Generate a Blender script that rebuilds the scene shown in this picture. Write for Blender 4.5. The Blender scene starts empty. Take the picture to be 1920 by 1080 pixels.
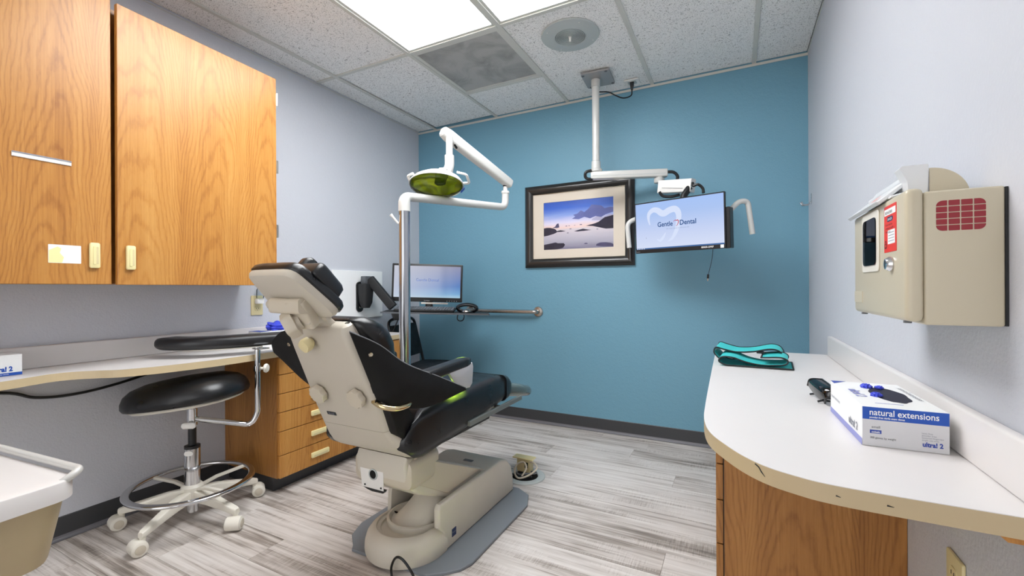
import bpy, bmesh, math, random
from mathutils import Vector, Matrix
PI = math.pi
rnd = random.Random(7)
S = bpy.context.scene
COL = S.collection

# ------------------------------------------------------------------ camera, exposure, world
ROOM_L, ROOM_R, ROOM_B, ROOM_F, CEIL = -2.517, 0.385, 3.117, -1.63, 2.433
cam = bpy.data.objects.new('camera', bpy.data.cameras.new('camera'))
COL.objects.link(cam)
cam.data.sensor_width = 36.0
cam.data.lens = 36.0 * 823.87 / 1920.0
cam.data.clip_start = 0.02
cam.matrix_world = (Matrix.Translation((0, 0, 1.0418)) @ Matrix.Rotation(0.4715, 4, 'Z')
                    @ Matrix.Rotation(PI / 2, 4, 'X') @ Matrix.Rotation(-0.005, 4, 'Z'))
S.camera = cam
S.view_settings.view_transform = 'Standard'
S.view_settings.look = 'None'
S.view_settings.exposure = 0.62
S.view_settings.gamma = 1.0
S.view_settings.use_curve_mapping = False
wd = bpy.data.worlds.new('world'); S.world = wd
wd.use_nodes = True
wd.node_tree.nodes['Background'].inputs[0].default_value = (0.95, 0.95, 0.95, 1)
wd.node_tree.nodes['Background'].inputs[1].default_value = 1.5  # even white fill, added to enter through the opening in wall_front
PANEL = 9.6          # radiance of the ceiling light diffusers

# ------------------------------------------------------------------ materials
def lin(h):
    h = h.lstrip('#')
    c = [int(h[i:i + 2], 16) / 255 for i in (0, 2, 4)]
    return tuple(v / 12.92 if v <= 0.04045 else ((v + 0.055) / 1.055) ** 2.4 for v in c) + (1,)

class NT:
    def __init__(s, name):
        s.m = bpy.data.materials.new(name); s.m.use_nodes = True
        s.t = s.m.node_tree; s.b = s.t.nodes['Principled BSDF']; s.out = s.t.nodes['Material Output']
    def n(s, typ, **kw):
        o = s.t.nodes.new(typ)
        for k, v in kw.items(): setattr(o, k, v)
        return o
    def l(s, a, b): s.t.links.new(a, b)
    def math(s, op, a, b=None, c=None):
        o = s.n('ShaderNodeMath', operation=op)
        for i, v in enumerate((a, b, c)):
            if v is None: continue
            if isinstance(v, (int, float)): o.inputs[i].default_value = v
            else: s.l(v, o.inputs[i])
        return o.outputs[0]
    def noise(s, vec, scale, detail=3, rough=0.5, dist=0.0):
        o = s.n('ShaderNodeTexNoise'); s.l(vec, o.inputs['Vector'])
        o.inputs['Scale'].default_value = scale; o.inputs['Detail'].default_value = detail
        o.inputs['Roughness'].default_value = rough; o.inputs['Distortion'].default_value = dist
        return o.outputs['Fac']
    def ramp(s, fac, stops, interp='LINEAR'):
        o = s.n('ShaderNodeValToRGB'); s.l(fac, o.inputs[0]); cr = o.color_ramp; cr.interpolation = interp
        while len(cr.elements) < len(stops): cr.elements.new(0.5)
        for e, (p, c) in zip(cr.elements, stops): e.position = p; e.color = c
        return o.outputs[0]
    def mix(s, fac, a, b, mode='MIX'):
        o = s.n('ShaderNodeMix', data_type='RGBA', blend_type=mode)
        for i, v in ((0, fac), (6, a), (7, b)):
            if isinstance(v, (int, float)): o.inputs[i].default_value = v
            elif isinstance(v, tuple): o.inputs[i].default_value = v
            else: s.l(v, o.inputs[i])
        return o.outputs[2]
    def scaled(s, vec, sc):
        o = s.n('ShaderNodeMapping'); s.l(vec, o.inputs[0]); o.inputs['Scale'].default_value = sc
        return o.outputs[0]
    def bump(s, h, strength, dist=0.001):
        o = s.n('ShaderNodeBump'); s.l(h, o.inputs['Height'])
        o.inputs['Strength'].default_value = strength; o.inputs['Distance'].default_value = dist
        s.l(o.outputs[0], s.b.inputs['Normal'])
    def obj(s): return s.n('ShaderNodeTexCoord').outputs['Object']

MATS = {}
def plain(name, hexc, rough=0.5, metal=0.0, spec=0.5, coat=0.0, trans=0.0, bump=None, var=0.0, ior=1.5):
    t = NT(name); b = t.b
    b.inputs['Base Color'].default_value = lin(hexc)
    b.inputs['Roughness'].default_value = rough; b.inputs['Metallic'].default_value = metal
    b.inputs['Specular IOR Level'].default_value = spec; b.inputs['Coat Weight'].default_value = coat
    b.inputs['Coat Roughness'].default_value = 0.05; b.inputs['Transmission Weight'].default_value = trans
    b.inputs['IOR'].default_value = ior
    o = t.obj()
    if var:
        f = t.noise(o, 9, 4)
        dark = tuple(v * (1 - var) for v in lin(hexc)[:3]) + (1,)
        t.l(t.ramp(f, [(0.3, dark), (0.7, lin(hexc))]), b.inputs['Base Color'])
    if bump:
        t.bump(t.noise(o, bump[0], 2), bump[1], bump[2] if len(bump) > 2 else 0.001)
    MATS[name] = t.m
    return t.m

def emis(name, hexc, strength):
    t = NT(name); e = t.n('ShaderNodeEmission'); e.inputs[0].default_value = lin(hexc); e.inputs[1].default_value = strength
    t.l(e.outputs[0], t.out.inputs[0]); MATS[name] = t.m; return t.m

def clear(name, tint='#ffffff', gloss=0.12, rough=0.02):
    t = NT(name)
    tr = t.n('ShaderNodeBsdfTransparent'); tr.inputs[0].default_value = lin(tint)
    gl = t.n('ShaderNodeBsdfGlossy'); gl.inputs['Roughness'].default_value = rough
    fr = t.n('ShaderNodeLayerWeight'); fr.inputs[0].default_value = gloss
    mx = t.n('ShaderNodeMixShader')
    t.l(fr.outputs['Fresnel'], mx.inputs[0]); t.l(tr.outputs[0], mx.inputs[1]); t.l(gl.outputs[0], mx.inputs[2])
    t.l(mx.outputs[0], t.out.inputs[0]); MATS[name] = t.m; return t.m

def wood(name, light, mid, dark, sat=1.0, rough=0.32, width=0.27, seed=0.0):
    t = NT(name); b = t.b; o = t.obj()
    sp = t.n('ShaderNodeSeparateXYZ'); t.l(o, sp.inputs[0])
    h = t.math('ADD', sp.outputs[0], sp.outputs[1]); h = t.math('ADD', h, 10.03 + seed)
    cb = t.n('ShaderNodeCombineXYZ'); t.l(h, cb.inputs[0]); t.l(sp.outputs[2], cb.inputs[1])
    v = cb.outputs[0]
    warp = t.noise(t.scaled(v, (2.2, 0.9, 1)), 1.6, 2)
    hw = t.math('ADD', h, t.math('MULTIPLY', t.math('SUBTRACT', warp, 0.5), 0.16))
    q = t.math('DIVIDE', hw, width); cell = t.math('FLOOR', q)
    loc = t.math('SUBTRACT', t.math('SUBTRACT', q, cell), 0.5)
    val = t.math('ADD', t.math('MULTIPLY', sp.outputs[2], 11.0), t.math('MULTIPLY', t.math('MULTIPLY', loc, loc), 46.0))
    val = t.math('ADD', val, t.math('MULTIPLY', t.noise(t.scaled(v, (4, 0.8, 1)), 2.0, 2), 7.0))
    val = t.math('ADD', val, t.math('MULTIPLY', t.noise(t.scaled(v, (30, 9, 1)), 3.0, 3), 1.0))
    sn = t.math('SINE', t.math('MULTIPLY', val, 2 * PI * 0.62))
    ring = t.math('MULTIPLY_ADD', sn, 0.5, 0.5)
    fine = t.noise(t.scaled(v, (160, 3.5, 1)), 1.0, 4, 0.6)
    broad = t.noise(t.scaled(v, (14, 0.5, 1)), 1.0, 3)
    pore = t.noise(t.scaled(v, (420, 22, 1)), 1.0, 2)
    f = t.math('SUBTRACT', t.math('MULTIPLY', fine, 0.46), t.math('MULTIPLY', t.math('POWER', ring, 3.0), 0.13)); f = t.math('ADD', f, 0.075)
    f = t.math('ADD', f, t.math('MULTIPLY', broad, 0.58))
    c = t.ramp(f, [(0.30, lin(dark)), (0.55, lin(mid)), (0.82, lin(light))])
    c = t.mix(t.math('MULTIPLY', t.math('GREATER_THAN', pore, 0.60), 0.16), c, lin(dark))
    t.l(c, b.inputs['Base Color'])
    b.inputs['Roughness'].default_value = rough; b.inputs['Specular IOR Level'].default_value = 0.45
    t.bump(fine, 0.08, 0.0006)
    MATS[name] = t.m

wood('oak', '#cf9a54', '#bd833f', '#99602a')
wood('oak_end', '#b98548', '#a36f38', '#7d4f25', seed=0.4)
# walls with a rolled orange-peel paint skin
def wallmat(name, hexc, rough=0.5):
    t = NT(name); o = t.obj()
    t.b.inputs['Base Color'].default_value = lin(hexc); t.b.inputs['Roughness'].default_value = rough
    t.b.inputs['Specular IOR Level'].default_value = 0.35
    a = t.noise(o, 130, 2, 0.5); bb = t.noise(o, 45, 2, 0.5)
    t.bump(t.math('ADD', a, bb), 0.42, 0.0028); MATS[name] = t.m
wallmat('wall_grey', '#c9cbd2')
wallmat('wall_blue', '#709fb4', 0.46)
# acoustic tile: pale with pin holes and worm tracks
t = NT('acoustic'); o = t.obj()
n1 = t.noise(o, 190, 3, 0.6); n2 = t.noise(o, 75, 2, 0.5, 1.2)
hole = t.math('MAXIMUM', t.math('GREATER_THAN', n1, 0.605), t.math('MULTIPLY', t.math('GREATER_THAN', n2, 0.645), 0.8))
t.l(t.mix(hole, lin('#f4f3f1'), lin('#a3a2a0')), t.b.inputs['Base Color']); t.b.inputs['Roughness'].default_value = 0.95
t.bump(t.math('SUBTRACT', 1.0, hole), 0.5, 0.002); MATS['acoustic'] = t.m
# floor planks: weathered grey strips with saw marks, tone changes plank by plank
t = NT('plank'); o = t.obj()
oi = t.n('ShaderNodeObjectInfo').outputs['Random']
off = t.n('ShaderNodeCombineXYZ'); t.l(t.math('MULTIPLY', oi, 37.0), off.inputs[0]); t.l(t.math('MULTIPLY', oi, 91.0), off.inputs[1])
va = t.n('ShaderNodeVectorMath', operation='ADD'); t.l(o, va.inputs[0]); t.l(off.outputs[0], va.inputs[1]); v = va.outputs[0]
st = t.noise(t.scaled(v, (0.9, 26, 1)), 1.6, 5, 0.62, 0.3)
fi = t.noise(t.scaled(v, (5, 160, 1)), 1.3, 4, 0.6)
bl = t.noise(t.scaled(v, (2.4, 7, 1)), 1.2, 3)
saw = t.noise(t.scaled(v, (230, 14, 1)), 1.0, 2)
sawm = t.math('MULTIPLY', t.math('GREATER_THAN', t.noise(t.scaled(v, (2.2, 11, 1)), 1.0, 2), 0.53), t.math('SUBTRACT', saw, 0.5))
f = t.math('ADD', t.math('MULTIPLY', st, 0.78), t.math('MULTIPLY', fi, 0.22))
f = t.math('ADD', f, t.math('MULTIPLY', t.math('SUBTRACT', bl, 0.5), 0.42))
f = t.math('ADD', f, t.math('MULTIPLY', sawm, 0.26))
f = t.math('ADD', f, t.math('MULTIPLY', t.math('SUBTRACT', oi, 0.55), 0.16))
t.l(t.ramp(f, [(0.26, lin('#6f665f')), (0.38, lin('#a1978f')), (0.49, lin('#c7bfb9')), (0.66, lin('#dbd5d0'))]), t.b.inputs['Base Color'])
t.b.inputs['Roughness'].default_value = 0.42; t.b.inputs['Specular IOR Level'].default_value = 0.4
t.bump(t.math('ADD', fi, saw), 0.12, 0.0008); MATS['plank'] = t.m
# perforated vent face with dust
t = NT('vent_face'); o = t.obj()
vo = t.n('ShaderNodeTexVoronoi'); t.l(o, vo.inputs['Vector']); vo.inputs['Scale'].default_value = 150; vo.inputs['Randomness'].default_value = 0
hol = t.math('LESS_THAN', vo.outputs['Distance'], 0.33)
dust = t.noise(t.scaled(o, (3.2, 3.2, 1)), 1.7, 4, 0.6, 0.8)
cc = t.ramp(dust, [(0.36, lin('#9d9c98')), (0.6, lin('#bfbeba'))])
t.l(t.mix(t.math('MULTIPLY', hol, 0.55), cc, lin('#4d4d4c')), t.b.inputs['Base Color']); t.b.inputs['Roughness'].default_value = 0.6
MATS['vent_face'] = t.m
# black vinyl
def vinyl(name, hexc, rough=0.32, spec=0.5):
    t = NT(name); o = t.obj()
    t.b.inputs['Base Color'].default_value = lin(hexc)
    r = t.noise(o, 16, 4); t.l(t.ramp(r, [(0.3, (rough - .06,) * 3 + (1,)), (0.75, (rough + .1,) * 3 + (1,))]), t.b.inputs['Roughness'])
    t.b.inputs['Specular IOR Level'].default_value = spec
    vo = t.n('ShaderNodeTexVoronoi'); t.l(o, vo.inputs['Vector']); vo.inputs['Scale'].default_value = 520
    t.bump(vo.outputs['Distance'], 0.04, 0.0003); MATS[name] = t.m
vinyl('vinyl', '#0f1013'); vinyl('vinyl_worn', '#17181b', 0.36); vinyl('sling', '#0d0d0e', 0.55, 0.3)
vinyl('vinyl_fabric', '#14171b', 0.6)

plain('dark_void', '#0a0a0a', 0.9); plain('grid_bar', '#cfcfc8', 0.55); plain('wall_mould', '#cfcdc4', 0.5)
plain('rubber_base', '#3c3d40', 0.45, bump=(60, 0.1)); plain('rubber_toe', '#6e6d72', 0.35); plain('subfloor', '#4a4643', 0.9)
plain('laminate', '#dfdbd9', 0.32, var=0.015); plain('edge_cream', '#cdb994', 0.38); plain('edge_cream_r', '#bfab88', 0.38)
plain('tan', '#c0b8aa', 0.4, bump=(400, 0.08, 0.0004)); plain('tan_warm', '#c7bdab', 0.42); plain('tan_base', '#d0c9bb', 0.42, var=0.05)
plain('plate_grey', '#7b8086', 0.5); plain('black_plastic', '#111214', 0.35); plain('black_matte', '#1b1c1e', 0.6)
plain('chrome', '#d5d6d8', 0.09, 1.0); plain('satin_steel', '#b9b3ac', 0.26, 1.0); plain('steel_pole', '#b3b6bb', 0.2, 1.0)
plain('brass', '#d6c39a', 0.16, 1.0); plain('nickel', '#c6bba6', 0.15, 1.0)
plain('white_paint', '#cccbc7', 0.28, coat=0.3); plain('white_plastic', '#eceae6', 0.35); plain('offwhite', '#e3ded2', 0.35)
plain('ivory', '#ddcf9f', 0.38); plain('ivory_bright', '#eddfa6', 0.4); plain('grey_rail', '#8f938f', 0.35, 0.6)
plain('footpad', '#5f6a66', 0.22, coat=0.6, bump=(30, 0.3, 0.003)); plain('arm_grey', '#c4c5cb', 0.35)
plain('paper_white', '#eff0f0', 0.55); plain('paper_yellow', '#f3e9a8', 0.6); plain('box_grey', '#d3d3d6', 0.5); plain('box_blue', '#1750b0', 0.45)
plain('box_lilac', '#8f93cc', 0.5); plain('ink', '#23262c', 0.6); plain('ink_soft', '#8b8d98', 0.6); plain('ink_blue', '#2a45a0', 0.5)
plain('glove_blue', '#3a49d0', 0.5, bump=(60, 0.6, 0.004)); plain('glove_dark', '#07062a', 0.6)
plain('teal', '#3fc4c4', 0.55, bump=(900, 0.15, 0.0005)); plain('black_trim', '#15181a', 0.6)
plain('sharps_tan', '#c6bca4', 0.34, coat=0.15); plain('sharps_red', '#8f1020', 0.3, coat=0.3); plain('label_red', '#e0301c', 0.45); plain('label_orange', '#e8562e', 0.5)
plain('milky', '#eef0f2', 0.3, trans=0.15); plain('tub_tan', '#b7a583', 0.42, var=0.08)
plain('frame_black', '#211e1c', 0.3, coat=0.4, var=0.3); plain('mat_board', '#d8cdbe', 0.8); plain('mat_bevel', '#8d8578', 0.6)
plain('rock', '#3a3546', 0.9, var=0.45); plain('rock_far', '#565270', 0.9, var=0.3); plain('cloud', '#6f76ae', 0.9, var=0.2)
plain('spk_grey', '#b9bfbd', 0.45); plain('spk_dark', '#6e7371', 0.6); plain('mount_grey', '#a9a6a5', 0.4, 0.3)
plain('key_grey', '#55595e', 0.45); plain('navy', '#1f2d58', 0.5); plain('foot_mat', '#6f7275', 0.7)
plain('brown_gap', '#3a1c0a', 0.7); plain('hinge', '#b9b6b0', 0.3, 1.0)
plain('reflector', '#c3d52a', 0.12, 0.75); plain('bulb_dark', '#3c4a12', 0.2, 0.4)
emis('diffuser', '#fbfdff', PANEL)
clear('pane', '#ffffff', 0.10); clear('pane_dark', '#9a9fa6', 0.08); clear('shield', '#f2f6ee', 0.25); clear('tint_lens', '#4c4c50', 0.45)
clear('clear_cap', '#eef2f4', 0.2)

# ------------------------------------------------------------------ mesh helpers
def V(*a): return Vector(a)
def face(bm, vs):
    try: return bm.faces.new(vs)
    except ValueError: return None
def box(bm, x0, x1, y0, y1, z0, z1, bev=0.0, seg=2):
    b2 = bmesh.new()
    vs = [b2.verts.new(p) for p in ((x0, y0, z0), (x1, y0, z0), (x1, y1, z0), (x0, y1, z0), (x0, y0, z1), (x1, y0, z1), (x1, y1, z1), (x0, y1, z1))]
    for f in ((0, 3, 2, 1), (4, 5, 6, 7), (0, 1, 5, 4), (1, 2, 6, 5), (2, 3, 7, 6), (3, 0, 4, 7)): b2.faces.new([vs[i] for i in f])
    if bev: bmesh.ops.bevel(b2, geom=list(b2.edges), offset=bev, segments=seg, profile=0.5, affect='EDGES')
    merge(bm, b2); return bm
def merge(bm, b2, M=None):
    if M is not None: bmesh.ops.transform(b2, matrix=M, verts=b2.verts)
    me = bpy.data.meshes.new('tmp'); b2.to_mesh(me); b2.free(); bm.from_mesh(me); bpy.data.meshes.remove(me)
def BX(*a, **k): return box(bmesh.new(), *a, **k)
def loft(bm, rings, cap=True, closed=True):
    R = [[bm.verts.new(p) for p in r] for r in rings]
    for a, b in zip(R, R[1:]):
        n = len(a)
        for i in range(n if closed else n - 1): face(bm, (a[i], a[(i + 1) % n], b[(i + 1) % n], b[i]))
    if cap: face(bm, R[0][::-1])
    if cap and cap != 'start': face(bm, R[-1])
    return bm
def rrect(w, h, r, n=5, cx=0, cy=0):
    r = min(r, w / 2 - 1e-5, h / 2 - 1e-5); out = []
    for k, (sx, sy) in enumerate(((1, 1), (-1, 1), (-1, -1), (1, -1))):
        for i in range(n + 1):
            a = PI / 2 * (k + i / n); out.append((cx + sx * (w / 2 - r) + r * math.cos(a), cy + sy * (h / 2 - r) + r * math.sin(a)))
    return out
def frame(o, ex, ey, ez=None):
    ex = Vector(ex).normalized(); ey = Vector(ey); ey = (ey - ex * ey.dot(ex)).normalized(); ez = ex.cross(ey)
    return Matrix(((ex.x, ey.x, ez.x, o[0]), (ex.y, ey.y, ez.y, o[1]), (ex.z, ey.z, ez.z, o[2]), (0, 0, 0, 1)))
def prism(bm, poly, h, M=None, bev=0.0, seg=2, z0=0.0):
    b2 = bmesh.new()
    a = [b2.verts.new((p[0], p[1], z0)) for p in poly]; b = [b2.verts.new((p[0], p[1], z0 + h)) for p in poly]; n = len(poly)
    b2.faces.new(a[::-1]); b2.faces.new(b)
    for i in range(n): b2.faces.new((a[i], a[(i + 1) % n], b[(i + 1) % n], b[i]))
    bmesh.ops.recalc_face_normals(b2, faces=b2.faces)
    if bev:
        es = [e for e in b2.edges if abs(e.verts[0].co.z - e.verts[1].co.z) < 1e-7]
        bmesh.ops.bevel(b2, geom=es, offset=bev, segments=seg, profile=0.5, affect='EDGES')
    merge(bm, b2, M); return bm
YZ = lambda x: Matrix(((0, 0, 1, x), (1, 0, 0, 0), (0, 1, 0, 0), (0, 0, 0, 1)))     # local (y,z) outline, extruded along +x
XZ = lambda y: Matrix(((1, 0, 0, 0), (0, 0, 1, y), (0, 1, 0, 0), (0, 0, 0, 1)))     # local (x,z) outline, extruded along +y
def fillet(pts, rad, n=6):
    P_ = [Vector(p) for p in pts]; out = [P_[0]]
    for i in range(1, len(P_) - 1):
        a, b, c = P_[i - 1], P_[i], P_[i + 1]; d1 = (a - b); d2 = (c - b)
        r = min(rad, d1.length * 0.48, d2.length * 0.48); s = b + d1.normalized() * r; e = b + d2.normalized() * r
        for k in range(n + 1):
            u = k / n; out.append((1 - u) ** 2 * s + 2 * u * (1 - u) * b + u * u * e)
    out.append(P_[-1]); return out
def spline(pts, n=8):
    P_ = [Vector(p) for p in pts]; Q = [2 * P_[0] - P_[1]] + P_ + [2 * P_[-1] - P_[-2]]; out = []
    for i in range(1, len(Q) - 2):
        a, b, c, d = Q[i - 1:i + 3]
        for k in range(n):
            u = k / n
            out.append(0.5 * ((2 * b) + (c - a) * u + (2 * a - 5 * b + 4 * c - d) * u * u + (3 * b - a - 3 * c + d) * u ** 3))
    out.append(P_[-1]); return out
def tube(bm, pts, r, n=12, closed=False, sect=None):
    P_ = [Vector(p) for p in pts]; m = len(P_); rings = []; up = None
    for i in range(m):
        if closed: tg = (P_[(i + 1) % m] - P_[i - 1]).normalized()
        else: tg = (P_[min(i + 1, m - 1)] - P_[max(i - 1, 0)]).normalized()
        if up is None:
            up = Vector((0, 0, 1)) if abs(tg.z) < 0.9 else Vector((1, 0, 0))
        up = (up - tg * up.dot(tg)).normalized(); sd = tg.cross(up)
        rr = r[i] if isinstance(r, (list, tuple)) else r
        if sect: rings.append([P_[i] + sd * a * rr + up * b * rr for a, b in sect])
        else: rings.append([P_[i] + (sd * math.cos(2 * PI * k / n) + up * math.sin(2 * PI * k / n)) * rr for k in range(n)])
    if closed: loft(bm, rings + [rings[0]], cap=False); bmesh.ops.remove_doubles(bm, verts=bm.verts, dist=1e-6)
    else: loft(bm, rings)
    return bm
def TB(*a, **k): return tube(bmesh.new(), *a, **k)
def lathe(bm, prof, M=None, n=28):
    rings = [[Vector((max(r, 1e-5) * math.cos(2 * PI * k / n), max(r, 1e-5) * math.sin(2 * PI * k / n), z)) for k in range(n)] for r, z in prof]
    b2 = bmesh.new(); loft(b2, rings); merge(bm, b2, M); return bm
def LT(*a, **k): return lathe(bmesh.new(), *a, **k)
def axis(o, z, x=None):
    z = Vector(z).normalized(); x = Vector(x) if x else (Vector((1, 0, 0)) if abs(z.x) < 0.9 else Vector((0, 1, 0)))
    x = (x - z * x.dot(z)).normalized(); y = z.cross(x)
    return Matrix(((x.x, y.x, z.x, o[0]), (x.y, y.y, z.y, o[1]), (x.z, y.z, z.z, o[2]), (0, 0, 0, 1)))
def sheet(bm, top, bot, thick, n=10, bulge=None):
    """surface between two polylines with the same number of points, given a thickness"""
    b2 = bmesh.new(); T = spline(top, 5); B = spline(bot, 5); rows = []
    for k in range(n + 1):
        u = k / n; rows.append([b2.verts.new(a.lerp(b, u) + (bulge(u, i / (len(T) - 1)) if bulge else Vector())) for i, (a, b) in enumerate(zip(T, B))])
    for a, b in zip(rows, rows[1:]):
        for i in range(len(a) - 1): b2.faces.new((a[i], a[i + 1], b[i + 1], b[i]))
    bmesh.ops.recalc_face_normals(b2, faces=b2.faces)
    bmesh.ops.solidify(b2, geom=list(b2.faces), thickness=thick)
    merge(bm, b2); return bm

def obj(name, bm, mat, parent=None, smooth=True, sub=0, auto=35):
    bmesh.ops.recalc_face_normals(bm, faces=bm.faces)
    me = bpy.data.meshes.new(name)
    if smooth:
        for f in bm.faces: f.smooth = True
        for e in bm.edges:
            if len(e.link_faces) == 2 and e.calc_face_angle(0) > math.radians(auto): e.smooth = False
    bm.to_mesh(me); bm.free()
    me.materials.append(MATS[mat])
    o = bpy.data.objects.new(name, me); COL.objects.link(o); adopt(o, parent)
    if sub:
        md = o.modifiers.new('subdivision', 'SUBSURF'); md.levels = sub; md.render_levels = sub
    return o
WORLD = {}
def adopt(o, parent):
    if parent is not None:
        o.parent = parent; o.matrix_parent_inverse = WORLD.get(parent.name, Matrix()).inverted()
    WORLD[o.name] = WORLD.get(parent.name, Matrix()) if (parent is not None) else Matrix()
    if parent is not None: WORLD[o.name] = Matrix()
    return o
def tag(o, label, cat, group=None):
    o['label'] = label; o['category'] = cat
    if group: o['group'] = group
    return o
def thing(name, label, cat, loc=(0, 0, 0), group=None):
    o = bpy.data.objects.new(name, None); COL.objects.link(o); o.location = loc; o.empty_display_size = 0.05
    WORLD[o.name] = Matrix.Translation(loc); return tag(o, label, cat, group)
def struct(name, bm, mat, smooth=False):
    o = obj(name, bm, mat, None, smooth); o['kind'] = 'structure'; return o
def inst(o, name, parent, M):
    c = bpy.data.objects.new(name, o.data); COL.objects.link(c); c.matrix_world = M; adopt(c, parent); return c
def text(name, body, size, M, mat, parent, align='LEFT', bold=0.0, sx=1.0, thick=0.0002):
    cu = bpy.data.curves.new(name, 'FONT'); cu.body = body; cu.size = size; cu.align_x = align; cu.offset = bold; cu.resolution_u = 3
    to = bpy.data.objects.new(name, cu); COL.objects.link(to)
    me = bpy.data.meshes.new_from_object(to); bpy.data.objects.remove(to)
    bm = bmesh.new(); bm.from_mesh(me); bpy.data.meshes.remove(me)
    bmesh.ops.transform(bm, matrix=M @ Matrix.Diagonal((sx, 1, 1, 1)), verts=bm.verts)
    me = bpy.data.meshes.new(name); bm.to_mesh(me); bm.free(); me.materials.append(MATS[mat])
    o = bpy.data.objects.new(name, me); COL.objects.link(o); return adopt(o, parent)
def flat(bm, poly, M, h=0.0004):
    return prism(bm, poly, h, M)
def ribbon(bm, pts, widths, M, h=0.0004):
    P_ = [Vector((p[0], p[1], 0)) for p in pts]; L = []; R = []
    for i, p in enumerate(P_):
        tg = (P_[min(i + 1, len(P_) - 1)] - P_[max(i - 1, 0)]).normalized(); nn = Vector((-tg.y, tg.x, 0)); w = widths[i] / 2
        L.append(p + nn * w); R.append(p - nn * w)
    b2 = bmesh.new(); lv = [b2.verts.new(p + Vector((0, 0, h))) for p in L]; rv = [b2.verts.new(p + Vector((0, 0, h))) for p in R]
    for i in range(len(P_) - 1): b2.faces.new((lv[i], rv[i], rv[i + 1], lv[i + 1]))
    merge(bm, b2, M); return bm

# ------------------------------------------------------------------ room shell
floor = struct('floor', BX(ROOM_L - .1, ROOM_R + .1, ROOM_F - .1, ROOM_B + .1, -0.06, -0.0045), 'subfloor')
PW, PL = 0.1524, 1.22
def plank_mesh(x0, x1, y0, y1): return BX(x0 + .0004, x1 - .0004, y0 + .0004, y1 - .0004, -0.0045, 0.0, bev=0.0006, seg=1)
known = {-1: -2.013, 0: -1.681, 8: -0.92}
k0 = int(math.floor((ROOM_F - 1.044) / PW)); k1 = int(math.ceil((ROOM_B - 1.044) / PW))
for k in range(k0, k1):
    y0, y1 = max(ROOM_F, 1.044 + k * PW), min(ROOM_B, 1.044 + (k + 1) * PW)
    s = known.get(k, ROOM_L + rnd.uniform(0, PL))
    while s > ROOM_L: s -= PL
    while s < ROOM_R:
        a, b = max(s, ROOM_L), min(s + PL, ROOM_R)
        if b - a > 0.01 and y1 - y0 > .005: obj('plank', plank_mesh(a, b, y0, y1), 'plank', floor, smooth=False)
        s += PL
struct('wall_left', BX(ROOM_L - .1, ROOM_L, ROOM_F, ROOM_B, 0, CEIL + .12), 'wall_grey')
struct('wall_right', BX(ROOM_R, ROOM_R + .1, ROOM_F, ROOM_B, 0, CEIL + .12), 'wall_grey')
struct('wall_back', BX(ROOM_L - .1, ROOM_R + .1, ROOM_B, ROOM_B + .1, 0, CEIL + .12), 'wall_blue')
bm = bmesh.new()
for a in ((ROOM_L - .1, -2.15, 0, CEIL + .12), (.25, ROOM_R + .1, 0, CEIL + .12), (-2.15, .25, 2.20, CEIL + .12)): box(bm, a[0], a[1], ROOM_F - .1, ROOM_F, a[2], a[3])
struct('wall_front', bm, 'wall_grey')          # unseen wall; wide opening added so the world light fills the room
def baseboard(name, p0, p1, nrm):
    p0, p1, nrm = Vector(p0), Vector(p1), Vector(nrm); d = (p1 - p0)
    M = Matrix.Translation(p0) @ Matrix(((nrm.x, 0, d.normalized().x, 0), (nrm.y, 0, d.normalized().y, 0), (0, 1, 0, 0), (0, 0, 0, 1)))
    o = struct(name, prism(bmesh.new(), [(0, 0.002), (.004, 0.002), (.004, .094), (.002, .097), (0, .097)], d.length, M), 'rubber_base')
    prof = [(.004, 0.0015), (.017, 0.0015), (.0165, .004), (.011, .0065), (.0065, .011), (.0045, .017), (.004, .02)]
    obj('toe_cove', prism(bmesh.new(), prof, d.length, M), 'rubber_toe', o, smooth=False)
baseboard('baseboard_back', (ROOM_L, ROOM_B, 0), (ROOM_R, ROOM_B, 0), (0, -1, 0))
baseboard('baseboard_left', (ROOM_L, ROOM_F, 0), (ROOM_L, 1.455, 0), (1, 0, 0))
baseboard('baseboard_right', (ROOM_R, ROOM_F, 0), (ROOM_R, 1.44, 0), (-1, 0, 0))

# ceiling: dark plenum board, T-bar grid and lay-in tiles
ceil = struct('ceiling', BX(ROOM_L - .1, ROOM_R + .1, ROOM_F - .1, ROOM_B + .1, CEIL + .10, CEIL + .14), 'dark_void')
G = 0.6096; GX = [-2.333 + G * i for i in range(5)]; Y1 = 2.046; YS = [ROOM_F, Y1 - 4 * G, Y1 - 2 * G, Y1, ROOM_B]
XS = [ROOM_L] + GX + [ROOM_R]
def tile(x0, x1, y0, y1, z=CEIL + .003):
    obj('ceiling_tile', BX(x0 + .004, x1 - .004, y0 + .004, y1 - .004, z, z + .016, bev=.0015, seg=1), 'acoustic', ceil, smooth=False)
def bar(x0, x1, y0, y1): obj('grid_bar', BX(x0, x1, y0, y1, CEIL - .006, CEIL + .0025, bev=.0012, seg=1), 'grid_bar', ceil, smooth=False)
for i in range(6):
    for j in range(4):
        if j == 2 and i in (2, 3): continue
        x0, x1, y0, y1 = XS[i], XS[i + 1], YS[j], YS[j + 1]
        if j == 3 and i == 2: tile(x0, x1, Y1 + G, y1)
        elif j == 3 and i == 1: obj('ceiling_tile', prism(bmesh.new(), [(x0 + .006, y0 + .004), (x1 - .004, y0 + .004), (x1 - .004, y1 - .028), (x0 + .022, y1 - .022)], .016, Matrix.Translation((0, 0, CEIL + .006))), 'acoustic', ceil, smooth=False)
        else: tile(x0, x1, y0, y1)
for x in GX: bar(x - .012, x + .012, ROOM_F, ROOM_B)
for y in YS[1:4]:
    for a, b in zip(XS, XS[1:]): bar(a + .0125, b - .0125, y - .012, y + .012)
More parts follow.
